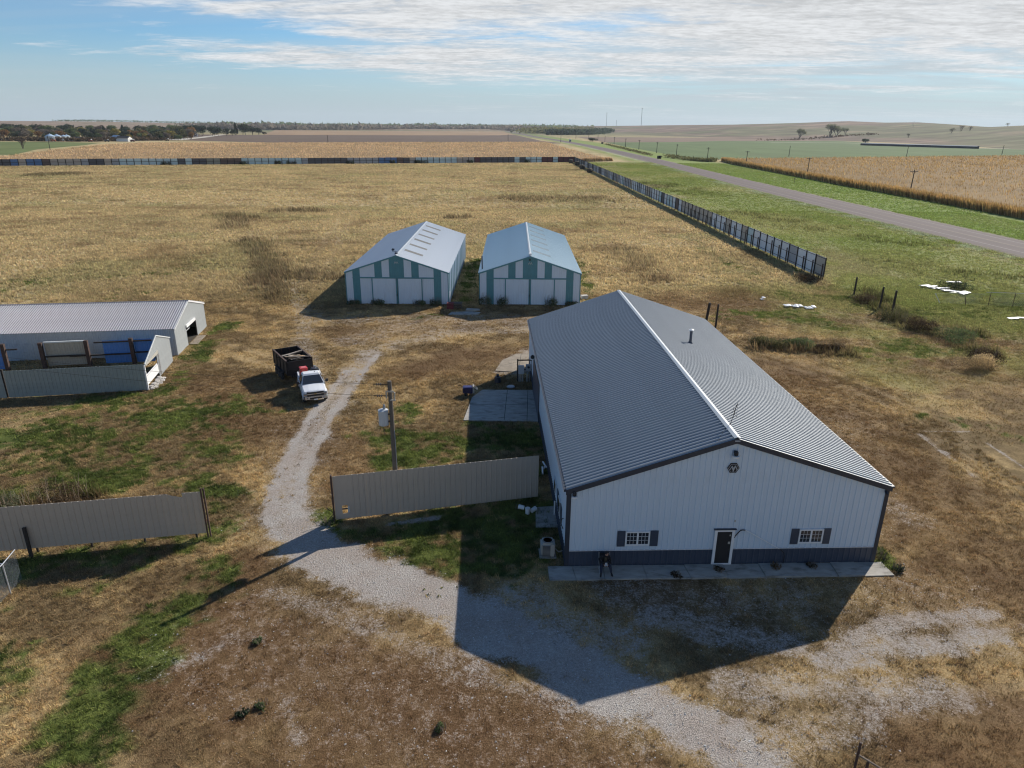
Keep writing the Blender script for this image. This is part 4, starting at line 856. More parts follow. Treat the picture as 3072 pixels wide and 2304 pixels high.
# ================================================================ pickup truck (x forward)
T = empty('pickup_truck', (-17.15, 56.05, 0), math.atan2(-.93, .367)); tag(T, 'white regular cab pickup truck hitched to the black trailer on the gravel', 'pickup truck')
def wheel(root, x, y, r, w_, name='wheel', rim=MT['chrome']):
    prof_ = [(r*.62, -w_/2), (r*.93, -w_/2), (r, -w_*.36), (r, w_*.36), (r*.93, w_/2), (r*.62, w_/2)]
    Mx = Matrix.Translation((x, y, r)) @ Matrix.Rotation(math.pi/2, 4, 'X')
    o = MB().lathe(prof_, 20, Mx).build(name, MT['rubber'], root)
    s = 1 if y > 0 else -1
    rm = MB().lathe([(r*.60, -w_*.3), (r*.60, w_*.46), (r*.42, w_*.30), (r*.16, w_*.36), (r*.1, w_*.5)], 12, Mx @ Matrix.Rotation(0 if s < 0 else math.pi, 4, 'X')).build('rim', rim, o); return o
Lf, Lr, Wd = 2.62, -2.68, .99
def loft(rings, close=True):
    m = MB(); n = len(rings[0]); vs = [p for r in rings for p in r]; fs = []
    for i in range(len(rings)-1):
        for k in range(n): fs.append((i*n+k, i*n+(k+1) % n, (i+1)*n+(k+1) % n, (i+1)*n+k))
    fs += [tuple(reversed(range(n))), tuple(range((len(rings)-1)*n, len(rings)*n))]
    return m.add(vs, fs)
# front clip: hood and fenders
def ringx(x, hw, zb, zt, crown=.03, tuck=.06):
    return [(x, -hw+tuck*.3, zb), (x, -hw, zb+.25), (x, -hw+.02, zt-.14), (x, -hw+tuck+.05, zt-.02), (x, -.45, zt+crown*.7), (x, 0, zt+crown), (x, .45, zt+crown*.7), (x, hw-tuck-.05, zt-.02), (x, hw-.02, zt-.14), (x, hw, zb+.25), (x, hw-tuck*.3, zb)]
body = loft([ringx(2.46, .90, .58, 1.04), ringx(2.34, .95, .52, 1.12), ringx(1.9, .97, .5, 1.17), ringx(1.2, .985, .48, 1.22), ringx(.95, .985, .46, 1.24)]).build('front_body', MT['truck'], T, smooth=False)
hl = MB()
for y in (-.30, .30): hl.prism([(1.0, 1.262), (2.25, 1.165), (2.25, 1.150), (1.0, 1.240)], y-.05, y+.05)
hl.build('hood_ridge', MT['truck'], body)
# cab
def cabring(z, x0, x1, hw): return [(x0, -hw, z), (x1, -hw+.05, z), (x1+.04, 0, z), (x1, hw-.05, z), (x0, hw, z), (x0-.03, 0, z)]
cab = loft([cabring(.46, -.75, .98, .985), cabring(.9, -.76, 1.0, 1.0), cabring(1.26, -.75, 1.0, .985), cabring(1.80, -.66, .18, .74), cabring(1.90, -.58, .06, .66)]).build('cab', MT['truck'], T)
def quad_slab(pts, th, nrm):
    n = Vector(nrm).normalized()*th; m = MB(); m.add([Vector(p) for p in pts]+[Vector(p)+n for p in pts], [(0, 1, 2, 3), (7, 6, 5, 4), (0, 4, 5, 1), (1, 5, 6, 2), (2, 6, 7, 3), (3, 7, 4, 0)]); return m
quad_slab([(.985, -.86, 1.275), (.985, .86, 1.275), (.255, .66, 1.785), (.255, -.66, 1.785)], .022, (.57, 0, .82)).build('windscreen', MT['glass'], T)
for s in (-1, 1):
    quad_slab([(.80, s*.955, 1.29), (-.62, s*.965, 1.29), (-.58, s*.775, 1.74), (.26, s*.765, 1.74)], .018, (0, s*.92, .4)).build('side_window', MT['glass'], T)
    m = MB(); m.box((.62, s*1.0-.02, 1.30), (.74, s*1.14+.02 if s > 0 else s*1.14-.02, 1.36)); m.box((.60, min(s*1.08, s*1.30), 1.24), (.74, max(s*1.08, s*1.30), 1.48)); m.build('mirror', MT['black'], T, bevel=.02)
    d_ = MB().box((-.66, min(s*.985, s*1.012), .58), (.86, max(s*.985, s*1.012), 1.22)).build('door', MT['truck'], T)
    MB().box((-.56, min(s*1.013, s*1.035), 1.05), (-.40, max(s*1.013, s*1.035), 1.10)).build('handle', MT['black'], d_)
quad_slab([(-.775, -.82, 1.32), (-.775, .82, 1.32), (-.69, .66, 1.74), (-.69, -.66, 1.74)], .015, (-.98, 0, .2)).build('rear_window', MT['glass'], T)
MB().cyl((-.15, .32, 1.90), (-.22, .32, 2.0), .035, .008, 6).build('roof_antenna', MT['black'], T)
# bed: two walls, floor, tailgate
for s in (-1, 1):
    m = MB(); m.box((Lr+.08, min(s*.86, s*.985), .52), (-.82, max(s*.86, s*.985), 1.28)); m.build('bed_side', MT['truck'], T, bevel=.03)
MB().box((Lr+.08, -.86, .70), (-.82, .86, .78)).build('bed_floor', MT['black'], T); MB().box((-.90, -.86, .78), (-.82, .86, 1.26)).build('bed_front', MT['truck'], T)
MB().box((Lr, -.86, .62), (Lr+.08, .86, 1.24)).build('tailgate', MT['truck'], T, bevel=.02)
MB().box((Lr-.16, -.93, .46), (Lr, .93, .64)).build('rear_bumper', MT['chrome'], T, bevel=.03)
# nose
gr = MB().box((2.44, -.68, .74), (2.505, .68, 1.08)).build('grille', MT['black'], T)
m = MB()
for z in (.915,): m.box((2.49, -.68, z-.035), (2.525, .68, z+.035))
m.build('grille_bar', MT['chrome'], gr)
MB().box((2.527, -.09, .885), (2.54, .09, .945)).build('badge', pmat('gold_badge', (.4,.28,.08), .35, metal=.5), gr)
for s in (-1, 1):
    h_ = MB().box((2.36, min(s*.67, s*.93), .80), (2.49, max(s*.67, s*.93), 1.02)).build('headlight', pmat('lamp_lens', (.22,.24,.26), .12, var=.02), T, bevel=.02)
    MB().box((2.38, min(s*.70, s*.94), .815), (2.50, max(s*.70, s*.94), .86)).build('indicator_lens', pmat('amber_lens', (.5,.22,.05), .2), h_)
    MB().cyl((2.55, s*.66, .60), (2.60, s*.66, .60), .07, n=10).build('fog_lamp', MT['lightgrey'], T)
m = loft([[(2.40, -.98, .44), (2.40, .98, .44), (2.40, .98, .76), (2.40, -.98, .76)], [(2.60, -.86, .46), (2.60, .86, .46), (2.60, .86, .74), (2.60, -.86, .74)]]); bumper = m.build('front_bumper', MT['chrome'], T, bevel=.03)
MB().box((2.595, -.48, .50), (2.612, .48, .64)).build('air_intake', MT['black'], bumper)
MB().box((2.605, -.155, .40), (2.62, .155, .52)).build('number_plate', MT['plastic_white'], bumper)
for x in (1.62, -1.72):
    for s in (-1, 1):
        wheel(T, x, s*.86, .40, .27); m = MB(); n_ = 10
        for k in range(n_):
            a0, a1 = math.pi*k/n_, math.pi*(k+1)/n_; y0, y1 = (s*.96, s*1.03) if s > 0 else (s*1.03, s*.96)
            m.add([(x+r_*math.cos(a), y, .40+r_*math.sin(a)) for a in (a0, a1) for r_ in (.45, .53) for y in (y0, y1)], [(0, 1, 3, 2), (4, 6, 7, 5), (0, 4, 5, 1), (2, 3, 7, 6), (0, 2, 6, 4), (1, 5, 7, 3)])
        m.build('wheel_arch', MT['truck'], T)
MB().box((-2.5, -.8, .42), (2.3, .8, .62)).build('underbody', MT['black'], T)
def on_truck(p): return T.matrix_basis if False else (Matrix.Translation(T.location) @ Matrix.Rotation(T.rotation_euler.z, 4, 'Z')) @ Vector(p)
cb = empty('cool_box', on_truck((-1.22, -.50, 1.34)), T.rotation_euler.z+.1); tag(cb, 'red cool box in the bed of the white pickup truck', 'cool box')
MB().box((-.32, -.30, 0), (.32, .30, .62)).build('box_body', MT['red'], cb, bevel=.04); MB().box((-.34, -.32, .63), (.34, .32, .74)).build('lid', MT['red'], cb, bevel=.03); MB().box((-.2, -.2, .745), (.2, .2, .755)).build('lid_panel', pmat('pale_red_plastic', (.6, .16, .16), .5), cb)
tc_ = MB().box((-.34, -.84, 0), (.34, .84, .55)).build('tool_chest', MT['trim'], None, on_truck((-1.25, 0, .785)), T.rotation_euler.z); tag(tc_, 'dark tool chest across the pickup bed behind the cab', 'tool chest')
ft = empty('fuel_tank', on_truck((-1.35, .45, 1.30)), T.rotation_euler.z); tag(ft, 'black fuel tank with a pump in the bed of the white pickup truck', 'fuel tank')
MB().box((-.36, -.34, 0), (.36, .34, .55)).build('tank_body', MT['black'], ft, bevel=.06); m = MB(); m.cyl((0, 0, .55), (0, 0, .78), .09, n=10).path([(0, .05, .7), (.2, .15, .8), (.3, .1, .62), (.1, -.2, .6)], .025, 6); m.build('pump', MT['grey'], ft)
tb = empty('tool_box', on_truck((-2.2, .1, .78)), T.rotation_euler.z+.25); tag(tb, 'dark tool box lying behind the cool box in the pickup bed', 'tool box'); MB().box((-.25, -.55, 0), (.25, .5, .38)).build('box_body', MT['trim'], tb, bevel=.03); MB().box((-.12, -.12, .40), (.12, .12, .46)).build('handle', MT['lightgrey'], tb)
# ---- dump trailer
TR = empty('dump_trailer', (-20.2, 60.9, 0), math.atan2(-.833, .553)); tag(TR, 'black rusty high sided dump trailer loaded with old boards behind the pickup', 'trailer')
hl_, hw_ = 2.1, 1.08
MB().box((-hl_, -hw_, .72), (hl_, hw_, .80)).build('floor', MT['trailer'], TR)
for s in (-1, 1):
    sd = MB().box((-hl_, min(s*hw_, s*(hw_+.05)), .72), (hl_, max(s*hw_, s*(hw_+.05)), 2.05)).build('side_wall', MT['trailer'], TR)
    for k in range(5): x = -hl_+.05+k*(2*hl_-.1)/4; MB().box((x-.045, min(s*(hw_+.05), s*(hw_+.12)), .72), (x+.045, max(s*(hw_+.05), s*(hw_+.12)), 2.05)).build('side_rib', MT['trailer'], sd)
    MB().box((-hl_, min(s*(hw_-.02), s*(hw_+.13)), 2.05), (hl_, max(s*(hw_-.02), s*(hw_+.13)), 2.11)).build('top_rail', MT['rust'], sd)
    for x in (-.98, -.16, .66): wheel(TR, x, s*(hw_+.16), .36, .22, rim=MT['plastic_white'])
    MB().box((-1.45, min(s*(hw_+.02), s*(hw_+.30)), .76), (1.12, max(s*(hw_+.02), s*(hw_+.30)), .81)).build('mudguard', MT['trailer'], TR)
fw = MB().box((hl_, -hw_, .72), (hl_+.05, hw_, 2.0)).build('front_panel', MT['trailer'], TR); m = MB().box((hl_+.05, -hw_, 1.18), (hl_+.12, hw_, 1.26)).box((hl_+.05, -hw_, 1.93), (hl_+.12, hw_, 2.02)); m.build('stiffener', MT['trailer'], fw)
rw = MB().box((-hl_-.05, -hw_, .72), (-hl_, hw_, 2.05)).build('tailgate', MT['trailer'], TR); m = MB()
for y in (-.36, .36): m.box((-hl_, y-.04, .8), (-hl_+.06, y+.04, 2.05))
m.build('inner_ribs', MT['rust'], rw)
m = MB(); m.path([(hl_, -.7, .66), (hl_+1.35, 0, .56)], .06, 6).path([(hl_, .7, .66), (hl_+1.35, 0, .56)], .06, 6).box((-hl_, -.8, .52), (hl_, -.68, .72)).box((-hl_, .68, .52), (hl_, .8, .72)); m.build('drawbar', MT['trailer'], TR)
MB().cyl((hl_+1.05, .16, .1), (hl_+1.05, .16, 1.0), .045, n=8).build('jack', MT['lightgrey'], TR); MB().box((hl_+.1, -.55, .66), (hl_+.6, .0, .98)).build('battery_box', MT['black'], TR)
def on_tr(p): return (Matrix.Translation(TR.location) @ Matrix.Rotation(TR.rotation_euler.z, 4, 'Z')) @ Vector(p)
shade_w = ('grey', 'brown', 'bleached', 'split', 'dark'); rng = random.Random(3)
heap = MB(); 
for k in range(60): a = Vector((rng.uniform(-.4, 1.95), rng.uniform(-.95, .95), .9+rng.random()*.85)); d = Vector((rng.uniform(-.5, .5), rng.uniform(-.8, .8), rng.uniform(-.2, .3))); heap.cyl(a, a+d*.7, .05, .035, 5)
tag(heap.build('scrap_wood', MT['darkpost'], None, TR.location, TR.rotation_euler.z), 'heap of dark broken scrap wood filling the dump trailer', kind='stuff')
bmats = (MT['lumber'], pmat('bleached_board', (.40,.34,.27), .9, var=.25, scale=5), pmat('dark_board', (.085,.065,.05), .9, var=.3, scale=5), MT['wood'], pmat('fresh_cut_board', (.42,.27,.14), .9, var=.2))
blab = ('weathered brown board', 'bleached grey board', 'dark rotten board', 'rough grey timber', 'orange cut board')
for k in range(14):
    x = rng.uniform(-.2, 1.85); an = rng.uniform(1.0, 1.95); ln = rng.uniform(1.1, 1.9); p = on_tr((x, rng.uniform(-.25, .25), 1.80+k*.03))
    o = MB().box((-ln/2, -.09, 0), (ln/2, .09, .05)).build('scrap_board', bmats[k % 5], None, p, TR.rotation_euler.z+an); o.rotation_euler = (rng.uniform(-.12, .12), rng.uniform(-.2, .2), TR.rotation_euler.z+an)
    tag(o, blab[k % 5]+' lying '+('deep' if k < 5 else 'halfway up' if k < 10 else 'on top')+' in the dump trailer heap', 'board', 'boards heaped in the dump trailer')
lg = MB().cyl((-1.1, 0, 0), (1.0, .1, .2), .12, .09, 9).build('scrap_log', MT['wood'], None, on_tr((-.35, 0, 1.78)), TR.rotation_euler.z+1.45); tag(lg, 'long grey log lying across the dump trailer load', 'log')

# ================================================================ service pole
PO = empty('utility_pole', (-6.9, 36.95, 0)); tag(PO, 'weathered wooden service pole with a grey transformer behind the tan fence', 'utility pole')
MB().cyl((.05, 0, -.3), (-.02, 0, 8.25), .16, .115, 12).build('pole', MT['wood'], PO)
m = MB(); m.lathe([(.25, 0), (.29, .04), (.29, .86), (.30, .88), (.30, .93), (.12, 1.0)], 16, Matrix.Translation((-.47, -.02, 5.55))); tr = m.build('transformer', MT['lightgrey'], PO)
m = MB(); m.lathe([(.05, 0), (.085, .05), (.06, .10), (.085, .15), (.06, .2), (.07, .26), (.03, .34)], 10, Matrix.Translation((-.40, -.02, 6.5))); m.build('bushing', MT['grey'], tr)
m = MB(); m.box((-.22, -.10, 5.75), (-.08, .10, 5.83)).box((-.22, -.10, 6.2), (-.08, .10, 6.28)); m.build('transformer_bracket', MT['rust'], PO)
for z, ln in ((8.05, .95), (7.35, .95)):
    m = MB(); m.cyl((-.03, 0, z), (-ln, -.05, z+.02), .028, n=6); ins = m.build('insulator_arm', MT['darkpost'], PO); m = MB()
    for k in range(3): m.lathe([(.025, 0), (.075, .02), (.075, .05), (.025, .07)], 8, Matrix.Translation((-.55-k*.11, -.04, z+.01)) @ Matrix.Rotation(math.pi/2, 4, 'Y'))
    m.build('insulator', MT['trim'], ins)
m = MB(); m.box((-.2, -.16, 7.62), (.22, -.10, 7.70)).box((-.02, -.14, 7.1), (.3, -.08, 7.16)).cyl((.22, -.1, 7.12), (.26, -.1, 7.6), .045, n=7).cyl((-.2, -.12, 7.25), (-.22, -.12, 7.7), .04, n=7); m.build('cutout_fuse', MT['beige'], PO)
m = MB(); m.path([(-.55, -.04, 7.33), (-.62, -.02, 7.0), (-.5, -.02, 6.8), (-.42, -.02, 6.8)], .012, 4).path([(-.78, .02, 6.2), (-.86, .02, 5.8), (-.7, .02, 5.5), (-.5, 0, 5.4), (-.45, 0, 4.9)], .014, 4); m.build('jumper_wire', MT['black'], PO)
MB().cyl((.17, -.06, .0), (.12, -.05, 5.2), .03, n=6).build('conduit', MT['grey'], PO)
for z, sag in ((8.07, .9), (7.37, .9)):
    m = MB(); pts = []
    for k in range(17): u = k/16; pts.append((-6.9-.95-u*52, 36.9+u*14, z-4*sag*u*(1-u)))
    m.path(pts, .009, 4); tag(m.build('overhead_wire', MT['darkpost'], None), ('upper' if z > 8 else 'lower')+' of the two wires running left from the service pole', 'wire')

# ================================================================ odds and ends round the building
def slab(name, P, z, label, joints=(), mat=MT['concrete'], cat=None):
    m = MB(); m.prism(P, -.12, z, 'z'); r = m.build(name, mat, None)
    tag(r, label, kind='structure'); k = MB()
    for a, b_ in joints:
        a = Vector((*a, z+.003)); b_ = Vector((*b_, z+.003)); dd = (b_-a).normalized(); nn = Vector((-dd.y, dd.x, 0))*.022; k.add([a-nn, b_-nn, b_+nn, a+nn], [(0, 1, 2, 3)])
    if joints: k.build('joint', MT['crack'], r)
    return r
def bl(x, y): c, s = math.cos(.0387), math.sin(.0387); return (2.896+x*c-y*s, 31.258+x*s+y*c)
AP = [bl(-.95, -1.28), bl(17.0, -1.22), bl(16.75, -.1), bl(-.55, -.1)]
# apron: separate cracked slabs of walk
xs_ = [-.95, .35, 2.0, 4.1, 6.3, 8.4, 10.3, 12.4, 14.2, 15.5, 17.0]
for k in range(10):
    a, b_ = xs_[k], xs_[k+1]; sk = .10*math.sin(k*2.1); P = [bl(a+.012+sk, -1.26-.03*math.sin(k*1.7)), bl(b_-.012+.10*math.sin((k+1)*2.1), -1.25), bl(b_-.012, -.07), bl(a+.012, -.07)]
    m = MB(); m.prism(P, -.1, .045+.02*math.sin(k*3.3), 'z'); o = m.build('walk_slab', MT['concrete'], None); tag(o, 'concrete walk slab along the front of the big metal building', kind='structure')
slab('concrete_pad', [(-3.8,50.5),(2.3,50.35),(2.75,57.0),(2.2,57.3),(-2.6,57.25),(-3.4,55.4)], .05, 'concrete pad outside the overhead door', [((-.6,50.5),(-.4,57.2)),((-3.6,53.8),(2.4,53.8)),((1.2,50.4),(1.4,57.2))])
slab('concrete_pad', [(-1.6,62.4),(2.0,61.8),(2.1,68),(.4,67.6),(-1.0,65.5)], .04, 'cracked dusty pad behind the utility rack', [((-.9,64),(1.9,66)),((.6,62),(.9,67.5))], MT['dustyslab'])
slab('concrete_pad', [(1.45,35.0),(2.78,35.05),(2.62,37.4),(1.5,37.2)], .05, 'small concrete step pad at the side door')
slab('concrete_pad', [(-7.9,83.0),(-4.3,83.2),(-4.0,84.3),(-5.2,84.7),(-7.6,84.3)], .06, 'concrete slab in front of the gap between the sheds')
slab('concrete_pad', [(-5.9,85.1),(-4.1,85.2),(-4.2,86.0),(-5.8,86.2)], .08, 'small pale slab by the pallets')
# air conditioner
AC = empty('air_conditioner', (2.0, 32.35, 0), .04); tag(AC, 'beige outdoor air conditioner unit at the front left corner of the building', 'air conditioner')
MB().box((-.45, -.45, 0), (.45, .45, .06)).build('pad', MT['concrete'], AC); body = MB().box((-.38, -.38, .06), (.38, .38, .86)).build('cabinet', MT['beige'], AC, bevel=.10)
m = MB()
for k in range(9): m.box((-.30, -.392, .16+k*.07), (.12, -.379, .20+k*.07))
m.build('louvres', MT['trim'], body)
MB().box((.16, -.40, .10), (.33, -.381, .82)).build('service_panel', MT['beige'], body)
MB().lathe([(.29, 0), (.29, .02)], 20, Matrix.Translation((0, 0, .865))).build('fan_opening', MT['black'], body); m = MB()
for k in range(7): r_ = .04+k*.04; m.lathe([(r_, .888), (r_+.008, .888), (r_+.008, .896), (r_, .896)], 20)
for k in range(4): m.box((-.29, -.008, .884), (.29, .008, .892), Matrix.Rotation(k*math.pi/4, 4, 'Z'))
m.build('fan_guard', MT['beige'], body); m = MB(); m.path([(.38, .05, .35), (.62, .0, .12), (.85, .1, .15), (.98, .2, .6)], .03, 6); m.build('refrigerant_line', MT['beige'], AC)
# buckets
def bucket(x, y, rz, tip, label):
    r = empty('bucket', (x, y, 0), rz); r.rotation_euler = (0, tip, rz); r.location.z = .16 if tip else 0; tag(r, label, 'bucket', 'white buckets by the tan fence')
    off = Matrix.Translation((0, 0, -.19)) if tip else Matrix.Identity(4)
    o = MB().lathe([(.13, 0), (.145, .36), (.152, .36), (.152, .33), (.148, .33)], 16, off).build('shell', MT['plastic_white'], r)
    if not tip: MB().lathe([(.155, .36), (.155, .385), (.14, .39)], 16).build('lid', MT['plastic_white'], r)
    else: MB().lathe([(.135, .355), (.135, .362)], 16, off).build('opening', MT['grey'], r)
    m = MB(); m.path([(.15*math.cos(a), .15*math.sin(a), .3+.0*a) for a in [k*.35 for k in range(10)]], .006, 4); m.build('handle', MT['grey'], r)
bucket(.62, 37.02, 2.9, 1.45, 'white bucket tipped on its side nearest the tan fence'); bucket(1.0, 36.55, .3, 0, 'upright white bucket in the middle of the three'); bucket(1.36, 36.75, .8, 1.5, 'white bucket lying nearest the building wall')
def pipe(p, q, label): tag(MB().cyl(p, q, .06, n=10).cyl(q, (q[0], q[1], q[2]+.02), .075, n=10).build('pipe', MT['plastic_white'], None), label, 'pipe', 'white pipes beside the building')
pipe((2.1, 41.5, .07), (2.12, 42.5, .07), 'straight white plastic pipe lying beside the building wall'); o = MB(); o.path([(2.18, 43.3, .07), (2.33, 42.65, .07), (2.42, 42.45, .07)], .06, 10).path([(2.33, 42.65, .07), (2.22, 42.3, .07)], .06, 10); tag(o.build('pipe', MT['plastic_white'], None), 'forked white plastic pipe lying behind the straight one', 'pipe', 'white pipes beside the building')
# utility rack
UR = empty('utility_rack', (1.05, 59.7, 0), .05); tag(UR, 'rack of grey electrical boxes and conduits beside the building wall', 'electrical rack')
for x in (-.55, .75): MB().cyl((x, 0, 0), (x, 0, 2.1), .06, n=8).build('rack_post', MT['darkpost'], UR)
for z in (2.0, 1.1): MB().box((-.6, -.03, z-.05), (.8, .03, z+.05)).build('rack_beam', MT['darkpost'], UR)
MB().box((-.5, -.25, .75), (.02, -.05, 1.55)).build('meter_cabinet', MT['lightgrey'], UR, bevel=.02); mb_ = MB().box((.18, -.2, 1.05), (.66, -.05, 1.65)).build('breaker_box', MT['grey'], UR); MB().lathe([(.11, 0), (.11, .08), (.06, .12)], 12, Matrix.Translation((.42, -.2, 1.4)) @ Matrix.Rotation(math.pi/2, 4, 'X')).build('meter_glass', MT['glass'], mb_)
for x in (-.42, -.25, -.08, .3): MB().cyl((x, -.15, 0), (x, -.15, .8), .035, n=6).build('conduit', MT['lightgrey'], UR)
m = MB(); m.path([(.5, -.15, 1.05), (.32, -.15, .85), (.5, -.15, .7), (.5, -.15, 0)], .03, 6); m.build('conduit', MT['grey'], UR)
m = MB(); m.lathe([(.05, 0), (.34, .05), (.38, .1), (.3, .16)], 12); tag(m.build('basin', MT['grey'], None, (-.1, 57.9, .02), .4), 'grey upturned basin lying by the back edge of the concrete pad', 'basin')
m = MB(); m.cyl((0, 0, 0), (0, 0, .5), .3, .26, 14).cyl((0, 0, .5), (0, 0, .75), .12, n=10); tag(m.build('drum', MT['trim'], None, (-1.3, 59.4, 0)), 'small dark drum standing left of the electrical rack', 'drum')
BT = empty('tool_cart', (-3.75, 56.1, 0), .1); tag(BT, 'dark blue generator cart at the back corner of the concrete pad', 'generator'); MB().box((-.48, -.32, .22), (.35, .32, .78)).build('housing', MT['bluetank'], BT, bevel=.06)
m = MB()
for k in range(4): m.box((-.44, -.33, .3+k*.11), (.3, -.322, .34+k*.11))
m.build('vents', MT['black'], BT); MB().box((.36, -.3, .25), (.5, .3, .85)).build('end_panel', MT['beige'], BT, bevel=.02); m = MB(); m.path([(.5, -.28, .8), (.75, -.26, .55), (.75, .26, .55), (.5, .28, .8)], .025, 6); m.build('handle', MT['lightgrey'], BT)
for y in (-.3, .3): MB().lathe([(.05, -.04), (.15, -.04), (.15, .04), (.05, .04)], 12, Matrix.Translation((-.2, y, .15)) @ Matrix.Rotation(math.pi/2, 4, 'X')).build('wheel', MT['rubber'], BT)
# pallets and crates between the sheds
PL = empty('pallet_stack', (-7.0, 86.4, 0), .05); tag(PL, 'stack of grey pallets between the twin sheds', 'pallets')
for j in range(5):
    m = MB()
    for q in range(6): m.box((-.55, -.5+q*.18, .1+j*.15), (.6, -.5+q*.18+.11, .125+j*.15))
    for q in (-.5, .02, .52): m.box((q, -.5, j*.15), (q+.07, .52, .1+j*.15))
    m.build('pallet', MT['lumber'] if j % 2 else MT['wood'], PL, (.03*math.sin(j*2), .03*math.cos(j*3), 0))
RC = empty('red_crate', (-7.85, 86.1, 0), -.05); tag(RC, 'faded red wooden crate at the corner of the left shed', 'crate'); m = MB()
for q in range(4): m.box((-.42, -.4, .05+q*.2), (.42, .4, .05+q*.2+.15))
m.build('slats', pmat('faded_red_wood', (.17,.035,.04), .9, var=.25), RC); m = MB()
for x in (-.44, .40): m.box((x, -.42, 0), (x+.05, -.40, .82))
m.build('corner_battens', MT['maroon'], RC)
for k in range(2): tag(MB().prism([(-.5,-.35),(.45,-.3),(.5,.3),(-.4,.4)], 0, .22, 'z').build('stone_block', MT['stone'], None, (9.65, 92.3+.0*k, .24*k), .1+.3*k), ('lower' if k == 0 else 'upper')+' of two pale stone blocks stacked beside the right shed', 'stone block', 'stone blocks beside the right shed')
# ---- person sitting on a camp chair with a hand controller
PX, PY = bl(1.98, -.62); PZ = .07; YAW = -1.42     # faces the camera side of the lot
CH = empty('camp_chair', (PX, PY, PZ), 0); tag(CH, 'folding black camp chair on the walk holding the seated person', 'chair')
MB().box((-.27, -.18, .40), (.27, .26, .43)).build('seat', MT['jacket'], CH); m = MB(); m.add([(-.27, .24, .42), (.27, .24, .42), (.27, .38, .88), (-.27, .38, .88), (-.27, .26, .42), (.27, .26, .42), (.27, .40, .88), (-.27, .40, .88)], [(0, 1, 2, 3), (7, 6, 5, 4), (0, 4, 5, 1), (1, 5, 6, 2), (2, 6, 7, 3), (3, 7, 4, 0)]); m.build('backrest', MT['jacket'], CH)
for x in (-1, 1):
    MB().cyl((x*.28, -.2, 0), (x*.28, .26, .44), .012, n=6).build('leg', MT['galv'], CH); MB().cyl((x*.28, .26, 0), (x*.28, -.18, .42), .012, n=6).build('leg', MT['galv'], CH); MB().cyl((x*.28, .24, .4), (x*.28, .40, .9), .012, n=6).build('back_frame', MT['galv'], CH); MB().box((x*.28-.03, -.2, .60), (x*.28+.03, .3, .62)).build('armrest', MT['jacket'], CH)
def skinned(name, verts, edges, rad, mat, parent, root=0, sub=2):
    me = bpy.data.meshes.new(name); me.from_pydata(verts, edges, []); o = bpy.data.objects.new(name, me); COL.objects.link(o)
    sk = o.modifiers.new('s', 'SKIN'); sk.use_smooth_shade = True
    for i, r_ in enumerate(rad): me.skin_vertices[0].data[i].radius = (r_, r_) if not isinstance(r_, tuple) else r_; me.skin_vertices[0].data[i].use_root = i == root
    ss = o.modifiers.new('d', 'SUBSURF'); ss.levels = sub; ss.render_levels = sub
    dg = bpy.context.evaluated_depsgraph_get(); me2 = bpy.data.meshes.new_from_object(o.evaluated_get(dg)); bpy.data.objects.remove(o); me2.name = name; me2.materials.clear()
    return put(name, me2, mat, parent)
PE = empty('person', (PX, PY, PZ), 0); tag(PE, 'person in a black jacket sitting on a camp chair with a hand controller', 'person')
# one body: pelvis, spine, neck; hips, knees, ankles, toes; shoulders, elbows, wrists (seated, leaning forward)
bv = [(0,.10,.52),(0,.04,.72),(0,-.06,.93),(0,-.12,1.04),(0,-.16,1.12),
      (-.10,.06,.51),(-.22,-.32,.52),(-.23,-.36,.12),(-.25,-.50,.05),(.10,.06,.51),(.24,-.30,.52),(.30,-.30,.12),(.36,-.44,.05),
      (-.19,-.07,.98),(-.27,-.13,.74),(-.10,-.34,.66),(.19,-.07,.98),(.27,-.13,.74),(.10,-.34,.66)]
be = [(0,1),(1,2),(2,3),(3,4),(0,5),(5,6),(6,7),(7,8),(0,9),(9,10),(10,11),(11,12),(2,13),(13,14),(14,15),(2,16),(16,17),(17,18)]
br_ = [(.15,.12),(.145,.105),(.16,.11),.055,.05,.095,.072,.048,.045,.095,.072,.048,.045,.072,.052,.036,.072,.052,.036]
skinned('body', bv, be, br_, MT['jacket'], PE)
skinned('trousers', [(0,.10,.515),(-.10,.06,.51),(-.22,-.32,.52),(-.232,-.355,.14),(.10,.06,.51),(.24,-.30,.52),(.297,-.30,.14)], [(0,1),(1,2),(2,3),(0,4),(4,5),(5,6)], [.125,.102,.08,.058,.102,.08,.058], MT['jeans'], PE)
for s, a, b_ in ((-1, (-.235,-.37,.06), (-.265,-.56,.045)), (1, (.30,-.31,.06), (.375,-.49,.045))): skinned('shoe', [a, tuple((Vector(a)+Vector(b_))/2), b_], [(0,1),(1,2)], [.055,.052,.04], MT['rubber'], PE, sub=1)
MB().add([(-.07,-.13,.62),(.06,-.14,.62),(.07,-.20,.98),(-.06,-.20,.98),(-.07,-.10,.62),(.06,-.10,.62),(.07,-.15,.98),(-.06,-.15,.98)], [(0,1,2,3),(7,6,5,4),(0,4,5,1),(1,5,6,2),(2,6,7,3),(3,7,4,0)]).build('shirt_front', MT['shirt'], PE)
HM = Matrix.Translation((.03, -.20, 1.20)) @ Matrix.Rotation(.75, 4, 'Z') @ Matrix.Rotation(.28, 4, 'X')
hd = MB(); hd.lathe([(.02,-.125),(.055,-.115),(.068,-.07),(.075,-.02),(.078,.04),(.068,.09),(.04,.118),(.01,.125)], 14, HM @ Matrix.Scale(1.18, 4, (0,1,0)))
hd.add([(0,-.115,-.03),(-.016,-.088,-.035),(.016,-.088,-.035),(0,-.09,.015)], [(0,1,3),(0,3,2),(0,2,1)], HM)
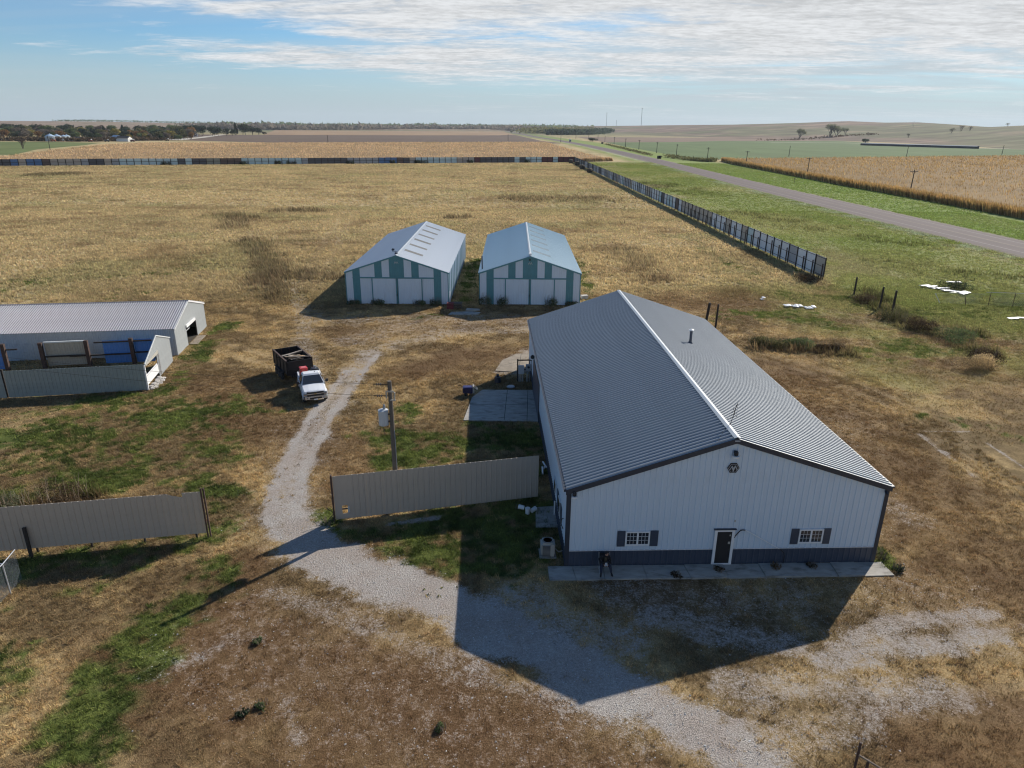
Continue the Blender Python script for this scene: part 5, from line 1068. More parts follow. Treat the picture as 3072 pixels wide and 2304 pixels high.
for s in (-1, 1): hd.box((s*.078-.008, -.015, -.035), (s*.078+.008, .02, .03), HM)
head = hd.build('head', MT['skin'], PE, smooth=True)
hr_ = MB(); hr_.lathe([(.084,-.01),(.086,.04),(.076,.095),(.045,.126),(.01,.134)], 14, HM @ Matrix.Translation((0,.018,.004)) @ Matrix.Scale(1.16, 4, (0,1,0))); hr_.build('hair', MT['hair'], PE, smooth=True)
bd = MB(); bd.lathe([(.02,-.13),(.058,-.12),(.070,-.085),(.068,-.06)], 12, HM @ Matrix.Scale(1.2, 4, (0,1,0))); bd.build('beard', MT['hair'], PE, smooth=True); m = MB()
for s in (-1, 1): m.lathe([(.003,-.006),(.011,0),(.003,.006)], 8, HM @ Matrix.Translation((s*.03,-.083,.012)))
m.add([(-.025,-.091,-.058),(.025,-.091,-.058),(.02,-.088,-.068),(-.02,-.088,-.068)], [(0,1,2,3)], HM); m.build('eyes_and_mouth', MT['black'], head)
for s in (-1, 1):
    w0 = Vector((s*.10, -.34, .66)); vs = [tuple(w0), tuple(w0+Vector((-s*.02, -.06, -.01)))]; es = [(0, 1)]; rd = [.030, .034]
    for f, (dx, ln) in enumerate(((.03, .055), (.012, .065), (-.006, .062), (-.024, .05))):
        b0 = len(vs); k = Vector(vs[1]); vs += [tuple(k+Vector((s*dx*.5, -.035, 0))), tuple(k+Vector((s*dx*.6-s*.012, -.035-ln*.5, -.012))), tuple(k+Vector((s*dx*.5-s*.03, -.03-ln*.55, -.035)))]; es += [(1, b0), (b0, b0+1), (b0+1, b0+2)]; rd += [.0105, .0095, .008]
    b0 = len(vs); vs += [tuple(w0+Vector((-s*.045, -.055, .022))), tuple(w0+Vector((-s*.07, -.085, .034)))]; es += [(1, b0), (b0, b0+1)]; rd += [.012, .0095]
    skinned('hand', vs, es, rd, MT['skin'], PE, sub=1)
RCN = MB().box((-.085, -.47, .645), (.085, -.39, .685)).box((-.06, -.41, .685), (.06, -.385, .80)); o = RCN.build('hand_controller', MT['lightgrey'], None, (PX, PY, PZ)); tag(o, 'grey hand controller held by the seated person', 'controller')
# ================================================================ long fences of salvaged sheets
PCOL = dict(w=pmat('sheet_pale_grey',(.70,.73,.75),.55,var=.1), t=pmat('sheet_pale_teal',(.50,.64,.66),.55,var=.1), g=pmat('sheet_mid_grey',(.36,.37,.385),.6,var=.12), d=pmat('sheet_dark_grey',(.095,.095,.105),.7,var=.2),
    b=pmat('sheet_dull_blue',(.085,.18,.36),.6,var=.12), n=pmat('sheet_tan',(.44,.39,.33),.6,var=.1), r=pmat('sheet_rust_brown',(.14,.10,.085),.8,var=.2), m=MT['maroon'], o=pmat('sheet_olive_grey',(.26,.26,.21),.65,var=.1))
def lerp2(a, b, t_): return a+(b-a)*t_
# back fence: seen panel colours from left to right, by source column
segs = [(14,'d'),(20,'w'),(112,'b'),(136,'r'),(212,'n'),(226,'d'),(255,'n'),(314,'d'),(330,'t'),(350,'g'),(408,'t'),(425,'r'),(538,'t'),(548,'d'),(575,'t'),(616,'d'),(651,'o'),(727,'r'),(906,'t'),(928,'g'),(1029,'d'),(1045,'t'),(1135,'g'),(1178,'b'),(1210,'r'),(1232,'n'),(1322,'t'),(1330,'d'),(1362,'t'),(1409,'n'),(1441,'m'),(1464,'d'),(1472,'w'),(1530,'d'),(1550,'t'),(1571,'d'),(1622,'t'),(1730,'m')]
def colcol(x):  # column of a point on the back fence seen from the drone
    y = BFY(x); dd = y*math.cos(_p)+(CAM_H-1.7)*math.sin(_p); return 1536+2093.26*x/dd
BF = empty('back_fence', (38.5, 467.9, 0), math.atan2(377.3-467.9, -266.1-38.5)); tag(BF, 'long patchwork fence of salvaged metal sheets across the far side of the field', 'fence')
LFb = math.hypot(305, 91)+60; n = 104; w_ = LFb/n
pm = MB().box((0, -.02, .15), (w_-.02, .02, 3.4)).mesh('panel'); pmr = rib_panel(w_-.03, .15, 3.4, 4, .04, .2, .02).mesh('panel')
ps = MB().box((-.14, .03, -.1), (.14, .25, 3.45)).mesh('post'); rl = MB().box((0, .03, 1.7), (w_-.02, .12, 1.86)).mesh('rail'); rl2 = MB().box((0, .03, 3.2), (w_-.02, .12, 3.34)).mesh('rail')
ca, sa_ = math.cos(BF.rotation_euler.z), math.sin(BF.rotation_euler.z)
for i in range(n):
    x = i*w_; gxp = 38.5+ca*(x+w_/2); u = colcol(gxp); c = 'd'
    for lim, cc in segs:
        if u <= lim: c = cc; break
    else: c = 'm'
    if rnd.random() < .06: c = rnd.choice('gtdn')
    o = put('panel', pm, PCOL[c], BF, (x, 0, rnd.uniform(-.06, .05)))
    put('post', ps, MT['darkpost'], BF, (x, 0, 0))
    if c != 'm': put('rail', rl, MT['darkpost'], BF, (x, 0, rnd.uniform(-.1, .1)))
# right hand fence
RF = empty('highway_fence', (47.35, 105.4, 0), math.atan2(467-105.4, 38.5-47.35)); tag(RF, 'long fence of pale metal sheets on dark posts running towards the highway horizon', 'fence')
LFr = math.hypot(361.6, 8.85); n = 104; w_ = LFr/n
pm = rib_panel(w_-.02, .35, 3.4, 3, .03, .12, .02).mesh('panel'); pm2 = MB().box((.04, -.01, .3), (w_-.04, .02, 3.4)).mesh('panel'); ps = MB().box((-.065, .03, -.1), (.065, .18, 3.5)).mesh('post'); ps2 = MB().add(*(lambda b: (b.v, b.f))(MB().box((-.08, .20, -.1), (.08, .34, 2.75)))).mesh('brace_post')
rl = MB().box((0, .025, 1.97), (w_, .07, 2.03)).mesh('rail'); rl2 = MB().box((0, .025, 3.22), (w_, .07, 3.28)).mesh('rail'); rl3 = MB().box((0, .025, .64), (w_, .07, .70)).mesh('rail')
pat = 'nwwgwwwwwtnwwnwwwnnnnnnnnwrwttwdtwwwgnnwwggwwwnggggtwwgnggdwwggnggwwgddgwggwgddwggddgwwgddgddggdgddgdgddgddg'
for i in range(n):
    put('panel', pm2 if i % 3 else pm, PCOL[pat[i % len(pat)]], RF, (i*w_, 0, rnd.uniform(-.05, .05))); put('post', ps, MT['darkpost'], RF, (i*w_, 0, 0)); put('rail', rl, MT['darkpost'], RF, (i*w_, 0, 0)); put('rail', rl2, MT['darkpost'], RF, (i*w_, 0, 0))
    if i < 40: put('rail', rl3, MT['darkpost'], RF, (i*w_, 0, 0))
    if i < 24 and i % 4 != 3: put('brace_post', ps2, MT['rust'], RF, (i*w_+.45, 0, rnd.uniform(-.5, .1)))
# ---- bales by the fence corner
bb = []
for k, (x, y, lab) in enumerate(((35.2, 452, 'dark old round bale farthest back at the fence corner'), (37.1, 428, 'dark old round bale with a pale top, second from the fence corner'), (36.6, 391, 'sagging dark round bale, third from the fence corner'), (37.6, 361, 'dark old round bale nearest along the highway fence'))):
    r = empty('round_bale', (x, y, 0), .3*k); tag(r, lab, 'hay bale', 'old bales by the fence corner')
    Mx = Matrix.Translation((0, 0, 1.15)) @ Matrix.Rotation(math.pi/2, 4, 'Y')
    MB().lathe([(.6, -1.2), (1.1, -1.1), (1.28, -.5), (1.3, .4), (1.12, 1.1), (.5, 1.25)], 16, Mx).build('bale_body', MT['hay'], r); MB().lathe([(.1, .12), (1.0, .03), (1.22, -.25)], 14, Matrix.Translation((0, 0, 2.3)) @ Matrix.Scale(1.1, 4, (1, 0, 0)) @ Matrix.Scale(.65, 4, (0, 1, 0))).build('pale_cap', MT['haytop'], r)  # dark bale with a paler cap over its top
# ---- single dark posts on the right
for x, y, h, r_, lab in ((47.6, 95.8, 2.5, .13, 'short dark post nearest the end of the highway fence'), (47.4, 88.1, 2.85, .13, 'middle one of the three dark posts beyond the fence end'), (47.8, 85.7, 2.9, .15, 'pale topped dark post by the chain link fence'), (23.35, 77.6, 2.95, .12, 'tall dark post behind the right roof edge of the metal building'), (22.4, 78.6, 2.85, .17, 'thicker leaning dark post behind the roof edge')):
    o = MB().cyl((0, 0, -.2), (.05 if r_ < .17 else .3, .02, h), r_, r_*.9, 8).build('fence_post', MT['darkpost'], None, (x, y, 0)); tag(o, lab, 'post', 'dark standing posts')
# ---- white sheets on the ground
def debris(x, y, w_, l_, rz, n_, seed, label):
    r = empty('sheet_pile', (x, y, 0), rz); tag(r, label, 'metal sheets', 'white sheets lying in the grass'); q = random.Random(seed)
    for k in range(n_):
        m = MB(); a = -w_/2+k*w_/n_; l2 = l_*q.uniform(.7, 1.); z = .08+q.uniform(0, .16)
        m.prism([(a, z), (a+w_/n_*.45, z+.05), (a+w_/n_*.93, z+.02), (a+w_/n_*.93, z-.03), (a, z-.03)], -l2/2, l2/2); o = m.build('sheet', (MT['lightgrey'], MT['white_clean'], MT['grey'])[k % 3], r, (0, q.uniform(-.5, .5), 0)); o.rotation_euler = (q.uniform(-.06, .06), 0, q.uniform(-.22, .22))
debris(37.2, 88.3, 3.9, 1.5, .0, 8, 1, 'torn white sheets lying flat in the grass behind the metal building'); debris(62.4, 99.2, 6.4, 2.0, -1.25, 9, 2, 'long white sheet pile by a dark bush near the fallen chain link'); debris(62.0, 83.4, 2.6, .8, .1, 2, 3, 'single pale sheet lying at the right edge'); debris(33.9, 92.6, .9, .7, .3, 2, 4, 'scrap of white sheet in the grass beside brown weeds'); debris(66.5, 104.5, 2.2, .9, .0, 2, 8, 'small grey sheet in the grass beyond the chain link fence')
# ---- low chain link fence
LC = empty('chain_link_fence', (56.7, 90.9, 0), -.12); tag(LC, 'low chain link fence with a pale top rail, half fallen at its left end', 'fence')
for k in range(8):
    x = 6.1+k*3.0
    MB().cyl((x, 0, -.1), (x, 0, 1.82), .045, n=6).build('post', MT['rust'], LC)
MB().cyl((5.5, 0, 1.80), (28, 0, 1.80), .035, n=6).build('top_rail', MT['lightgrey'], LC); MB().cyl((.3, .5, .05), (-.4, .7, 1.25), .05, n=6).build('fallen_post', MT['lightgrey'], LC); MB().cyl((3.4, .2, .0), (3.1, .2, 1.2), .045, n=6).build('post', MT['rust'], LC); MB().cyl((-.5, .7, 1.2), (5.5, .0, 1.55), .02, n=5).build('fallen_rail', MT['galv'], LC)
m = MB()
for k in range(110):
    x = k*.25
    for s in (1, -1):
        a, b_ = x, x+s*1.7
        if 5.5 < a < 28 and 5.5 < b_ < 28: m.cyl((a, 0, .08), (b_, 0, 1.78), .006, n=3, caps=False)
        elif 0 <= a <= 5.5 and 0 <= b_ <= 5.5: m.cyl((a, .3, .05), (b_, .1, 1.15+.05*b_), .006, n=3, caps=False)
tag(m.build('chain_link_mesh', MT['galv'], LC), kind='stuff')
# ---- rusty pipe frame at the bottom edge
FRm = empty('pipe_barrier', (12.3, 18.5, 0), 0); tag(FRm, 'rusty pipe frame with a pale sloping rail at the bottom right edge', 'barrier')
MB().cyl((0, .06, -.1), (.05, .12, 1.62), .045, n=8).build('post', MT['rust'], FRm); MB().cyl((.30, -.12, -.1), (.32, -.10, 1.05), .05, n=8).build('post', MT['rust'], FRm); MB().cyl((.05, .08, 1.08), (.95, -.75, 1.0), .035, n=8).build('rail', MT['lumber'], FRm)

# ================================================================ power poles beside the highway
def power_pole(x, y, h, arm, label, grp):
    r = empty('power_pole', (x, y, 0), rnd.uniform(-.1, .1)); tag(r, label, 'power pole', grp); sc_ = 1.25+max(0, (y-300)/700)
    MB().cyl((0, 0, -.3), (.10, 0, h), .16*sc_, .11*sc_, 7).build('pole', MT['darkpost'], r)
    if arm:
        MB().box((-1.25, -.07*sc_, h-.62), (1.35, .07*sc_, h-.48+.03*sc_)).build('crossarm', MT['darkpost'], r)
        m = MB()
        for q in (-1.1, -.4, .6, 1.2): m.cyl((q, 0, h-.45), (q, 0, h-.22), .05*sc_, n=5)
        m.build('insulator', MT['grey'], r); m = MB(); m.cyl((-.7, 0, h-.55), (.05, 0, h-1.2), .025, n=4).cyl((.8, 0, h-.55), (.1, 0, h-1.2), .025, n=4); m.build('arm_brace', MT['darkpost'], r)
g_ = 'power poles along the highway'
names = ['nearest power pole at the cornfield edge', 'second power pole, crossarm against the corn', 'third power pole at the far end of the cornfield', 'fourth power pole by the green field corner']
for k, (x, y) in enumerate(((137, 249.6), (141, 350), (140.6, 443), (135.5, 513.7))): power_pole(x, y, 8.6, True, names[k], g_)
for k, (x, y) in enumerate(((127.6, 577), (125.7, 648), (125.4, 740), (125.7, 832), (125.3, 925), (129, 1050), (132, 1165), (128, 1270), (114, 1365))): power_pole(x, y, 9., k < 5, 'power pole receding beside the highway past the green field', g_)
for x, y, lab in ((222, 593, 'bare pole at the left of the green field'), (325.4, 609, 'leaning bare pole behind the cornfield'), (453.7, 684, 'bare pole at the right edge of the green field')): power_pole(x, y, 8.3, False, lab, 'bare poles in the green field')
power_pole(66.4, 1050, 9.7, False, 'bare pole left of the highway near the white truck', None); power_pole(-9, 1102, 10, False, 'bare pole standing in the plowed field', None); power_pole(-222, 880, 9, False, 'faint bare pole behind the left cornfield', None); power_pole(-379, 600, 11, False, 'bare pole beside the lone bare tree', None)
# ---- things along the road
def truck_far(x, y, rz):
    r = empty('box_truck', (x, y, .25), rz); tag(r, 'pale truck driving far off on the highway', 'truck'); MB().box((-1.25, -3.2, .9), (1.25, 2.0, 3.6)).build('cargo_box', MT['white_clean'], r); MB().box((-1.15, 2.1, .7), (1.15, 4.0, 2.7)).build('cab', MT['lightgrey'], r, bevel=.15); MB().box((-1.0, -3.0, .5), (1.0, 3.8, .9)).build('chassis', MT['black'], r)
    MB().box((-1.0, 3.98, 1.7), (1.0, 4.02, 2.5)).build('windscreen', MT['glass'], r)
    for yy in (-2.2, 3.0):
        for s in (-1, 1): MB().lathe([(.3, -.15), (.5, -.15), (.5, .15), (.3, .15)], 10, Matrix.Translation((s*1.05, yy, .5)) @ Matrix.Rotation(math.pi/2, 4, 'Y')).build('wheel', MT['rubber'], r)
truck_far(80.4, 1060, math.pi+.04)
def culvert(x, y, label):
    r = empty('hay_bale', (x, y, 0), .1); tag(r, label, 'hay bale', 'dark bales beside the highway'); MB().lathe([(.5, -1.4), (1.05, -1.3), (1.1, 1.3), (.5, 1.4)], 14, Matrix.Translation((0, 0, 1.05)) @ Matrix.Rotation(math.pi/2, 4, 'Y')).build('bale_body', MT['jacket'], r); MB().box((-1.2, -.5, 2.02), (1.2, .5, 2.14)).build('pale_top', MT['haytop'], r)
culvert(105.6, 533, 'dark round bale on the grass right of the highway'); culvert(116.6, 975, 'small dark bale far off beside the highway')
r = empty('marker_sign', (118, 305, 0)); tag(r, 'small marker post in the grass right of the highway', 'sign'); MB().box((-.05, -.05, 0), (.05, .05, 1.9)).build('post', MT['darkpost'], r); MB().box((-.22, -.08, 1.5), (.22, -.05, 2.0)).build('plate', MT['rust'], r)
# ================================================================ shrubs, clumps and trees
def leafcloud(rng, lobes, n, leaf, up=0.):
    "many small leaf clumps through ellipsoid lobes (x,y,z,rx,ry,rz)"
    k = rng.integers(0, len(lobes), n); Lb = np.array(lobes, float)[k]; d = rng.normal(0, 1, (n, 3)); d /= np.linalg.norm(d, axis=1)[:, None]; rr_ = rng.uniform(.35, 1.06, (n, 1))**.6
    c = Lb[:, :3]+d*rr_*Lb[:, 3:]; a = rng.normal(0, 1, (n, 3)); a /= np.linalg.norm(a, axis=1)[:, None]; b_ = np.cross(a, rng.normal(0, 1, (n, 3))); b_ /= np.linalg.norm(b_, axis=1)[:, None]
    s = leaf*rng.uniform(.5, 1.4, (n, 1)); V_ = np.stack([c-a*s-b_*s*.6, c+a*s-b_*s*.5, c+b_*s*.9], 1).reshape(-1, 3)
    tone = rng.uniform(.6, 1.45, (n, 1))*(.8+.3*np.sin(c[:, :1]*1.3+c[:, 1:2])); return V_, np.arange(3*n).reshape(-1, 3), np.repeat(np.repeat(tone, 3, 0), 3, 1)
TREEM = {}
def foliage_mat(nm, c):
    if nm in TREEM: return TREEM[nm]
    m = pmat('foliage_'+nm, c, .9, var=.12, scale=.3, transl=.42, spec=.15); t_ = m.node_tree
    at = t_.nodes.new('ShaderNodeAttribute'); at.attribute_name = 'col'; mu = t_.nodes.new('ShaderNodeVectorMath'); mu.operation = 'MULTIPLY'
    for l in list(t_.links):
        if l.to_socket.name == 'Base Color' or (l.to_node.type == 'BSDF_TRANSLUCENT' and l.to_socket.name == 'Color'):
            src = l.from_socket; t_.links.new(src, mu.inputs[0]); t_.links.new(at.outputs['Color'], mu.inputs[1]); t_.links.new(mu.outputs[0], l.to_socket)
    TREEM[nm] = m; return m
FO = dict(dark=(.048,.068,.038), olive=(.15,.145,.062), green=(.13,.17,.07), rust=(.26,.15,.06), grey=(.19,.16,.125), gold=(.31,.26,.075), brown=(.09,.062,.036), straw=(.62,.46,.24), sage=(.20,.21,.12))
crowns = []
for k in range(6):
    rg = np.random.default_rng(100+k); nl = 6+k % 3; lb = [(rg.uniform(-.32, .32), rg.uniform(-.32, .32), rg.uniform(.42, .82), rg.uniform(.2, .36), rg.uniform(.2, .36), rg.uniform(.16, .27)) for _ in range(nl)]+[(0, 0, .5, .42, .42, .33)]
    if k == 5: lb = [(0, 0, .2+.13*q, .30-.045*q, .30-.045*q, .16) for q in range(6)]
    crowns.append(npmesh('crown', *(lambda v, f, c: (v, f.astype(np.int32), c))(*leafcloud(rg, lb, 700, .060))))
trk = MB().cyl((0, 0, -.02), (.01, .01, .42), .030, .018, 6).cyl((0, 0, .3), (.2, .05, .6), .014, .006, 5).cyl((0, 0, .28), (-.18, -.1, .6), .014, .006, 5).mesh('trunk')
def tree(x, y, z, h, wd_, kind, var, label, grp, name='tree'):
    r = empty(name, (x, y, z), rnd.uniform(0, 6.28)); r.scale = (wd_, wd_, h); tag(r, label, 'tree', grp)
    put('crown', crowns[var], foliage_mat(kind, FO[kind]), r); put('trunk', trk, MT['darkpost'], r); return r
TL = dict(dark='dark green cedar in the distant wood left of the cornfield', olive='olive green broadleaf tree in the distant wood', green='green broadleaf tree in the distant wood', rust='rust coloured autumn tree in the distant wood', grey='half bare grey brown tree in the distant wood', gold='yellow green autumn tree in the distant wood')
rg = random.Random(42)
# the wood: several ranks of trees between the farmyard and the rising land, px columns 0..600
def wood_pt(u, base_y):  # along a ray to the left, u = azimuth degrees
    a = R(u); return base_y*math.tan(a), base_y
for row, (y0, y1, n, hs) in enumerate(((935, 985, 40, (8, 12)), (1010, 1090, 42, (10, 14)), (1120, 1230, 38, (12, 16)), (1280, 1450, 34, (14, 18)))):
    for k in range(n):
        u = -38+(k+rg.random()*.8)/n*(14.6+(row>2)*.6); y = rg.uniform(y0, y1); x, _ = wood_pt(u, y); h = rg.uniform(*hs)
        kd = rg.choices(['dark', 'olive', 'green', 'rust', 'grey', 'gold'], [(2, 3, 3, 2, 3, 1.2), (3, 3, 3, 2, 2, 1), (5, 2, 3, 1, 1, .3), (6, 1, 3, 0, 1, 0)][row])[0]
        tree(x, y, 0, h, h*rg.uniform(.85, 1.35), kd, 5 if (kd == 'dark' and rg.random() < .4) else rg.randrange(5), TL[kd].replace('in the distant wood', ('in the front rank', 'in the second rank', 'in the third rank', 'at the back')[row]+' of the distant wood').replace(' left of the cornfield', ''), 'trees of the distant wood')
for x, y, h, w_, kd in ((-452, 975, 12, 13, 'gold'), (-462, 960, 11, 14, 'olive'), (-470, 945, 10, 12, 'gold'), (-478, 950, 9, 12, 'green')): tree(x, y, 0, h, w_, kd, rg.randrange(5), 'yellow green tree at the right end of the distant wood' if kd == 'gold' else 'bushy tree at the right end of the distant wood', 'trees at the end of the wood')
for k, (x, y, h, w_) in enumerate(((-548, 1300, 17, 15), (-540, 1325, 16, 16), (-530, 1310, 14, 13), (-520, 1300, 17, 17), (-513, 1320, 13, 12), (-506, 1330, 12, 11))): tree(x, y, 0, h, w_, 'dark', rg.randrange(5), 'dark tree of the clump right of the white farmhouse', 'dark clump by the farmhouse')
for k, (x, y, h, w_) in enumerate(((-552, 1470, 23, 17), (-542, 1480, 19, 18), (-532, 1465, 20, 19), (-522, 1478, 19, 18), (-514, 1490, 16, 16))): tree(x, y, 0, h, w_, 'dark', (5, 1, 2, 3, 4)[k], 'dark tree of the lone square grove by the plowed field', 'lone grove by the plowed field')
tree(-503, 1490, 0, 6, 9, 'brown', 2, 'small brown bush beside the lone grove', None, 'bush')
def bare_tree(x, y, z, h, label, seed, kind=None, leaf=0):
    r = empty('bare_tree', (x, y, z)); tag(r, label, 'tree'); q = random.Random(seed); m = MB(); tips = []
    def br(p, d, ln, rad, lv):
        e = p+d*ln; m.cyl(p, e, rad, rad*.62, 5, caps=False)
        if lv == 0: tips.append(e); return
        for _ in range(3 if lv > 1 else 3): br(e, (d+Vector((q.uniform(-.8, .8), q.uniform(-.8, .8), q.uniform(-.15, .55)))).normalized(), ln*q.uniform(.62, .82), rad*.58, lv-1)
    for k in range(4): br(Vector((0, 0, -.1)), Vector((q.uniform(-.55, .55), q.uniform(-.55, .55), 1)).normalized(), h*.30, h*.028, 4)
    m.build('trunk_and_limbs', MT['rust'] if not kind else MT['darkpost'], r)
    if kind:
        rg_ = np.random.default_rng(seed); tp = np.array([tuple(t_) for t_ in tips]); n_ = leaf; c = tp[rg_.integers(0, len(tp), n_)]+rg_.normal(0, h*.05, (n_, 3)); a = rg_.normal(0, 1, (n_, 3))*h*.022; b_ = rg_.normal(0, 1, (n_, 3))*h*.022
        V_ = np.stack([c, c+a, c+b_], 1).reshape(-1, 3); tone = np.repeat(rg_.uniform(.6, 1.4, (n_, 1)), 3, 0); put('foliage', npmesh('foliage', V_, np.arange(3*n_, dtype=np.int32).reshape(-1, 3), np.repeat(tone, 3, 1)), foliage_mat(kind, FO[kind]), r)
bare_tree(-413, 618, 0, 9.5, 'lone leafless tree in the pasture at the left edge', 5)
def on_hill(az, r_): x, y = r_*math.sin(R(az)), r_*math.cos(R(az)); return x, y, float(hill_z(np.array([x]), np.array([y]))[0])-1.2
for az, r_, h, lab, sd in ((21.05, 1560, 21, 'left one of the big thin leaved cottonwoods below the hill', 11), (23.05, 1640, 27, 'largest cottonwood below the hill', 12), (23.5, 1650, 22, 'cottonwood leaning on the largest one below the hill', 14), (24.05, 1720, 17, 'slim right one of the cottonwoods below the hill', 13)):
    bare_tree(*on_hill(az, r_), h, lab, sd, 'sage', 2600)
for az, r_, h, lab, sd in ((28.0, 1560, 9, 'small thin tree alone on the hill slope', 21), (31.0, 1700, 12, 'bare tree near the hill crest', 22), (31.5, 1690, 10, 'smaller bare tree beside the one on the crest', 23), (30.5, 1640, 11, 'olive tree left of the bare ones on the crest', 24), (33.5, 1850, 8, 'small tree standing on the skyline at the right', 25)): bare_tree(*on_hill(az, r_), h, lab, sd, 'sage' if sd in (21, 24, 25) else None, 500)
tree(523, 1100, 0, 7.5, 11, 'dark', 1, 'round dark bush at the edge of the green field', None, 'bush'); tree(117.5, 1110, 0, 5.5, 13, 'dark', 2, 'dark bush right of the far highway', None, 'bush')
def mass(name, label, pts, n, hgt_, dep, kind, seed, leaf=2.2, zf=None):
    rg_ = np.random.default_rng(seed); u = rg_.uniform(0, len(pts)-1.001, n); i = u.astype(int); f = (u-i)[:, None]; P = np.array(pts, float); c = P[i]*(1-f)+P[i+1]*f
    top = hgt_*(.55+.75*fbm(c[:, 0]*.035, c[:, 1]*.02, seed, 4)); x = c[:, 0]+rg_.normal(0, dep, n); y = c[:, 1]+rg_.normal(0, dep, n); z = rg_.uniform(0, 1, n)**.7*top+(zf(x, y) if zf else 0)
    q = np.stack([x, y, z], -1); a = rg_.normal(0, leaf, (n, 3)); b_ = rg_.normal(0, leaf, (n, 3)); V_ = np.stack([q-a, q+a*.6-b_*.4, q+b_], 1).reshape(-1, 3); V_[:, 2] = np.maximum(V_[:, 2], -.5); tone = np.repeat(rg_.uniform(.65, 1.4, (n, 1)), 3, 0)
    return tag(put(name, npmesh(name, V_, np.arange(3*n, dtype=np.int32).reshape(-1, 3), np.repeat(tone, 3, 1)), foliage_mat(kind, FO[kind])), label, kind='stuff')
mass('shelter_belt', 'dense dark cedar shelter belt right of the far highway', [(96,1900),(140,1930),(200,2000),(290,2380),(345,2760)], 9000, 13, 10, 'dark', 51, 2.0)
mass('far_woods', 'thin tree line along the horizon behind the stubble field', [(-1150,2650),(-820,2620),(-450,3480),(-60,3640),(60,3000)], 9000, 17, 34, 'grey', 52, 5.0)
mass('far_woods', 'far bluish wood on the horizon at the centre', [(-1500,3600),(-700,4200),(0,4300),(330,4200)], 9000, 20, 60, 'green', 53, 6.5)
mass('far_woods', 'scattered trees right of the vanishing highway', [(60,2150),(150,2600),(330,3300),(360,3900)], 3500, 14, 30, 'olive', 54, 4.0)
hzf = lambda x, y: hill_z(x, y)-1
mass('skyline_trees', 'dark hedgerow trees on the far left skyline', [(-2720,4450),(-2450,4600),(-1950,4700)], 1100, 9, 16, 'green', 55, 3.0, hzf); mass('hedgerow', 'dark hedgerow along the foot of the hill pasture', [(430,1290),(640,1500),(760,1560)], 500, 3, 5, 'brown', 56, 1.2, lambda x, y: np.maximum(hzf(x, y), 0))
mass('farmyard_weeds', 'rough brown weeds in front of the farmyard', [(-900,868),(-600,872),(-500,868),(-455,965)], 3500, 4.0, 5, 'brown', 57, 1.2)
mass('ditch_weeds', 'rough dark weeds in the ditch by the green field corner', [(116,560),(124,505),(131,490),(136,505)], 1500, 2.2, 1.8, 'olive', 58, .55); mass('ditch_weeds', 'dark weeds along the ditch right of the highway', [(117,940),(112,720),(110,590)], 900, 1.3, 1.2, 'olive', 59, .6)
# ---- weedy bushes near the yard
def clump(x, y, h, w_, kind, n_, label, grp=None, flat=1., leaf=.12):
    if leaf >= .09: leaf, n_ = leaf*.5, int(n_*2.6)
    rg_ = np.random.default_rng(int(abs(x*37+y*91))); lb = [(rg_.uniform(-.5, .5)*w_, rg_.uniform(-.5, .5)*w_*flat, h*rg_.uniform(.2, .5), w_*.32, w_*.32*flat, h*.42) for _ in range(7)]
    V_, F_, c = leafcloud(rg_, lb, n_, leaf); V_[:, 2] = np.maximum(V_[:, 2], -.05); r = empty('weed_bush', (x, y, 0)); tag(r, label, 'weeds', grp); put('foliage', npmesh('foliage', V_, F_.astype(np.int32), c), foliage_mat(kind, FO[kind]), r); m = MB(); q = random.Random(3)
    for k in range(26): a = Vector((q.uniform(-.5, .5)*w_, q.uniform(-.5, .5)*w_*flat, 0)); m.cyl(a, a+Vector((q.uniform(-.25, .2)*h, q.uniform(-.2, .2)*h, h*q.uniform(.8, 1.2))), .018, .006, 3, caps=False)
    tag(m.build('stems', MT['lumber'], r), kind='stuff')
clump(64.3, 100.5, 1.5, 3.0, 'dark', 900, 'dark bush growing over the long white sheet pile'); clump(45.0, 64.6, 1.7, 3.4, 'straw', 1500, 'tall straw coloured reed clump right of the metal building', flat=.7, leaf=.1); clump(47.5, 67.0, 1.6, 2.4, 'brown', 1000, 'brown weed bush behind the straw reed clump')
clump(46.2, 82.3, 1.6, 3.0, 'olive', 1100, 'olive brown weed bush beside the pale topped post'); clump(47.4, 78.8, 1.5, 3.2, 'brown', 1100, 'brown weed bush in front of the three dark posts'); clump(49.2, 74.2, 1.3, 3.4, 'green', 1100, 'green weed bush between brown bushes on the right'); clump(47.0, 91.2, 1.2, 2.6, 'brown', 800, 'low brown weeds between the first two dark posts'); clump(44.8, 104.4, 1.6, 2.8, 'brown', 900, 'rusty weed bush in the shadow at the end of the highway fence')
clump(26.6, 70.9, 1.2, 3.0, 'olive', 1200, 'olive green weeds along the right roof edge of the building', flat=.5); clump(29.9, 70.3, 1.25, 3.4, 'green', 1200, 'green weed clump in the middle of the low hedge', flat=.5); clump(33.2, 69.6, 1.0, 2.6, 'brown', 800, 'brown weeds at the right end of the low hedge', flat=.5)
clump(-29.8, 36.4, 1.1, 1.5, 'sage', 500, 'grey green weed behind the left tan fence', leaf=.09); clump(-27.3, 36.9, 1.5, 2.6, 'brown', 1200, 'rusty brown weed clump behind the left tan fence', leaf=.09)
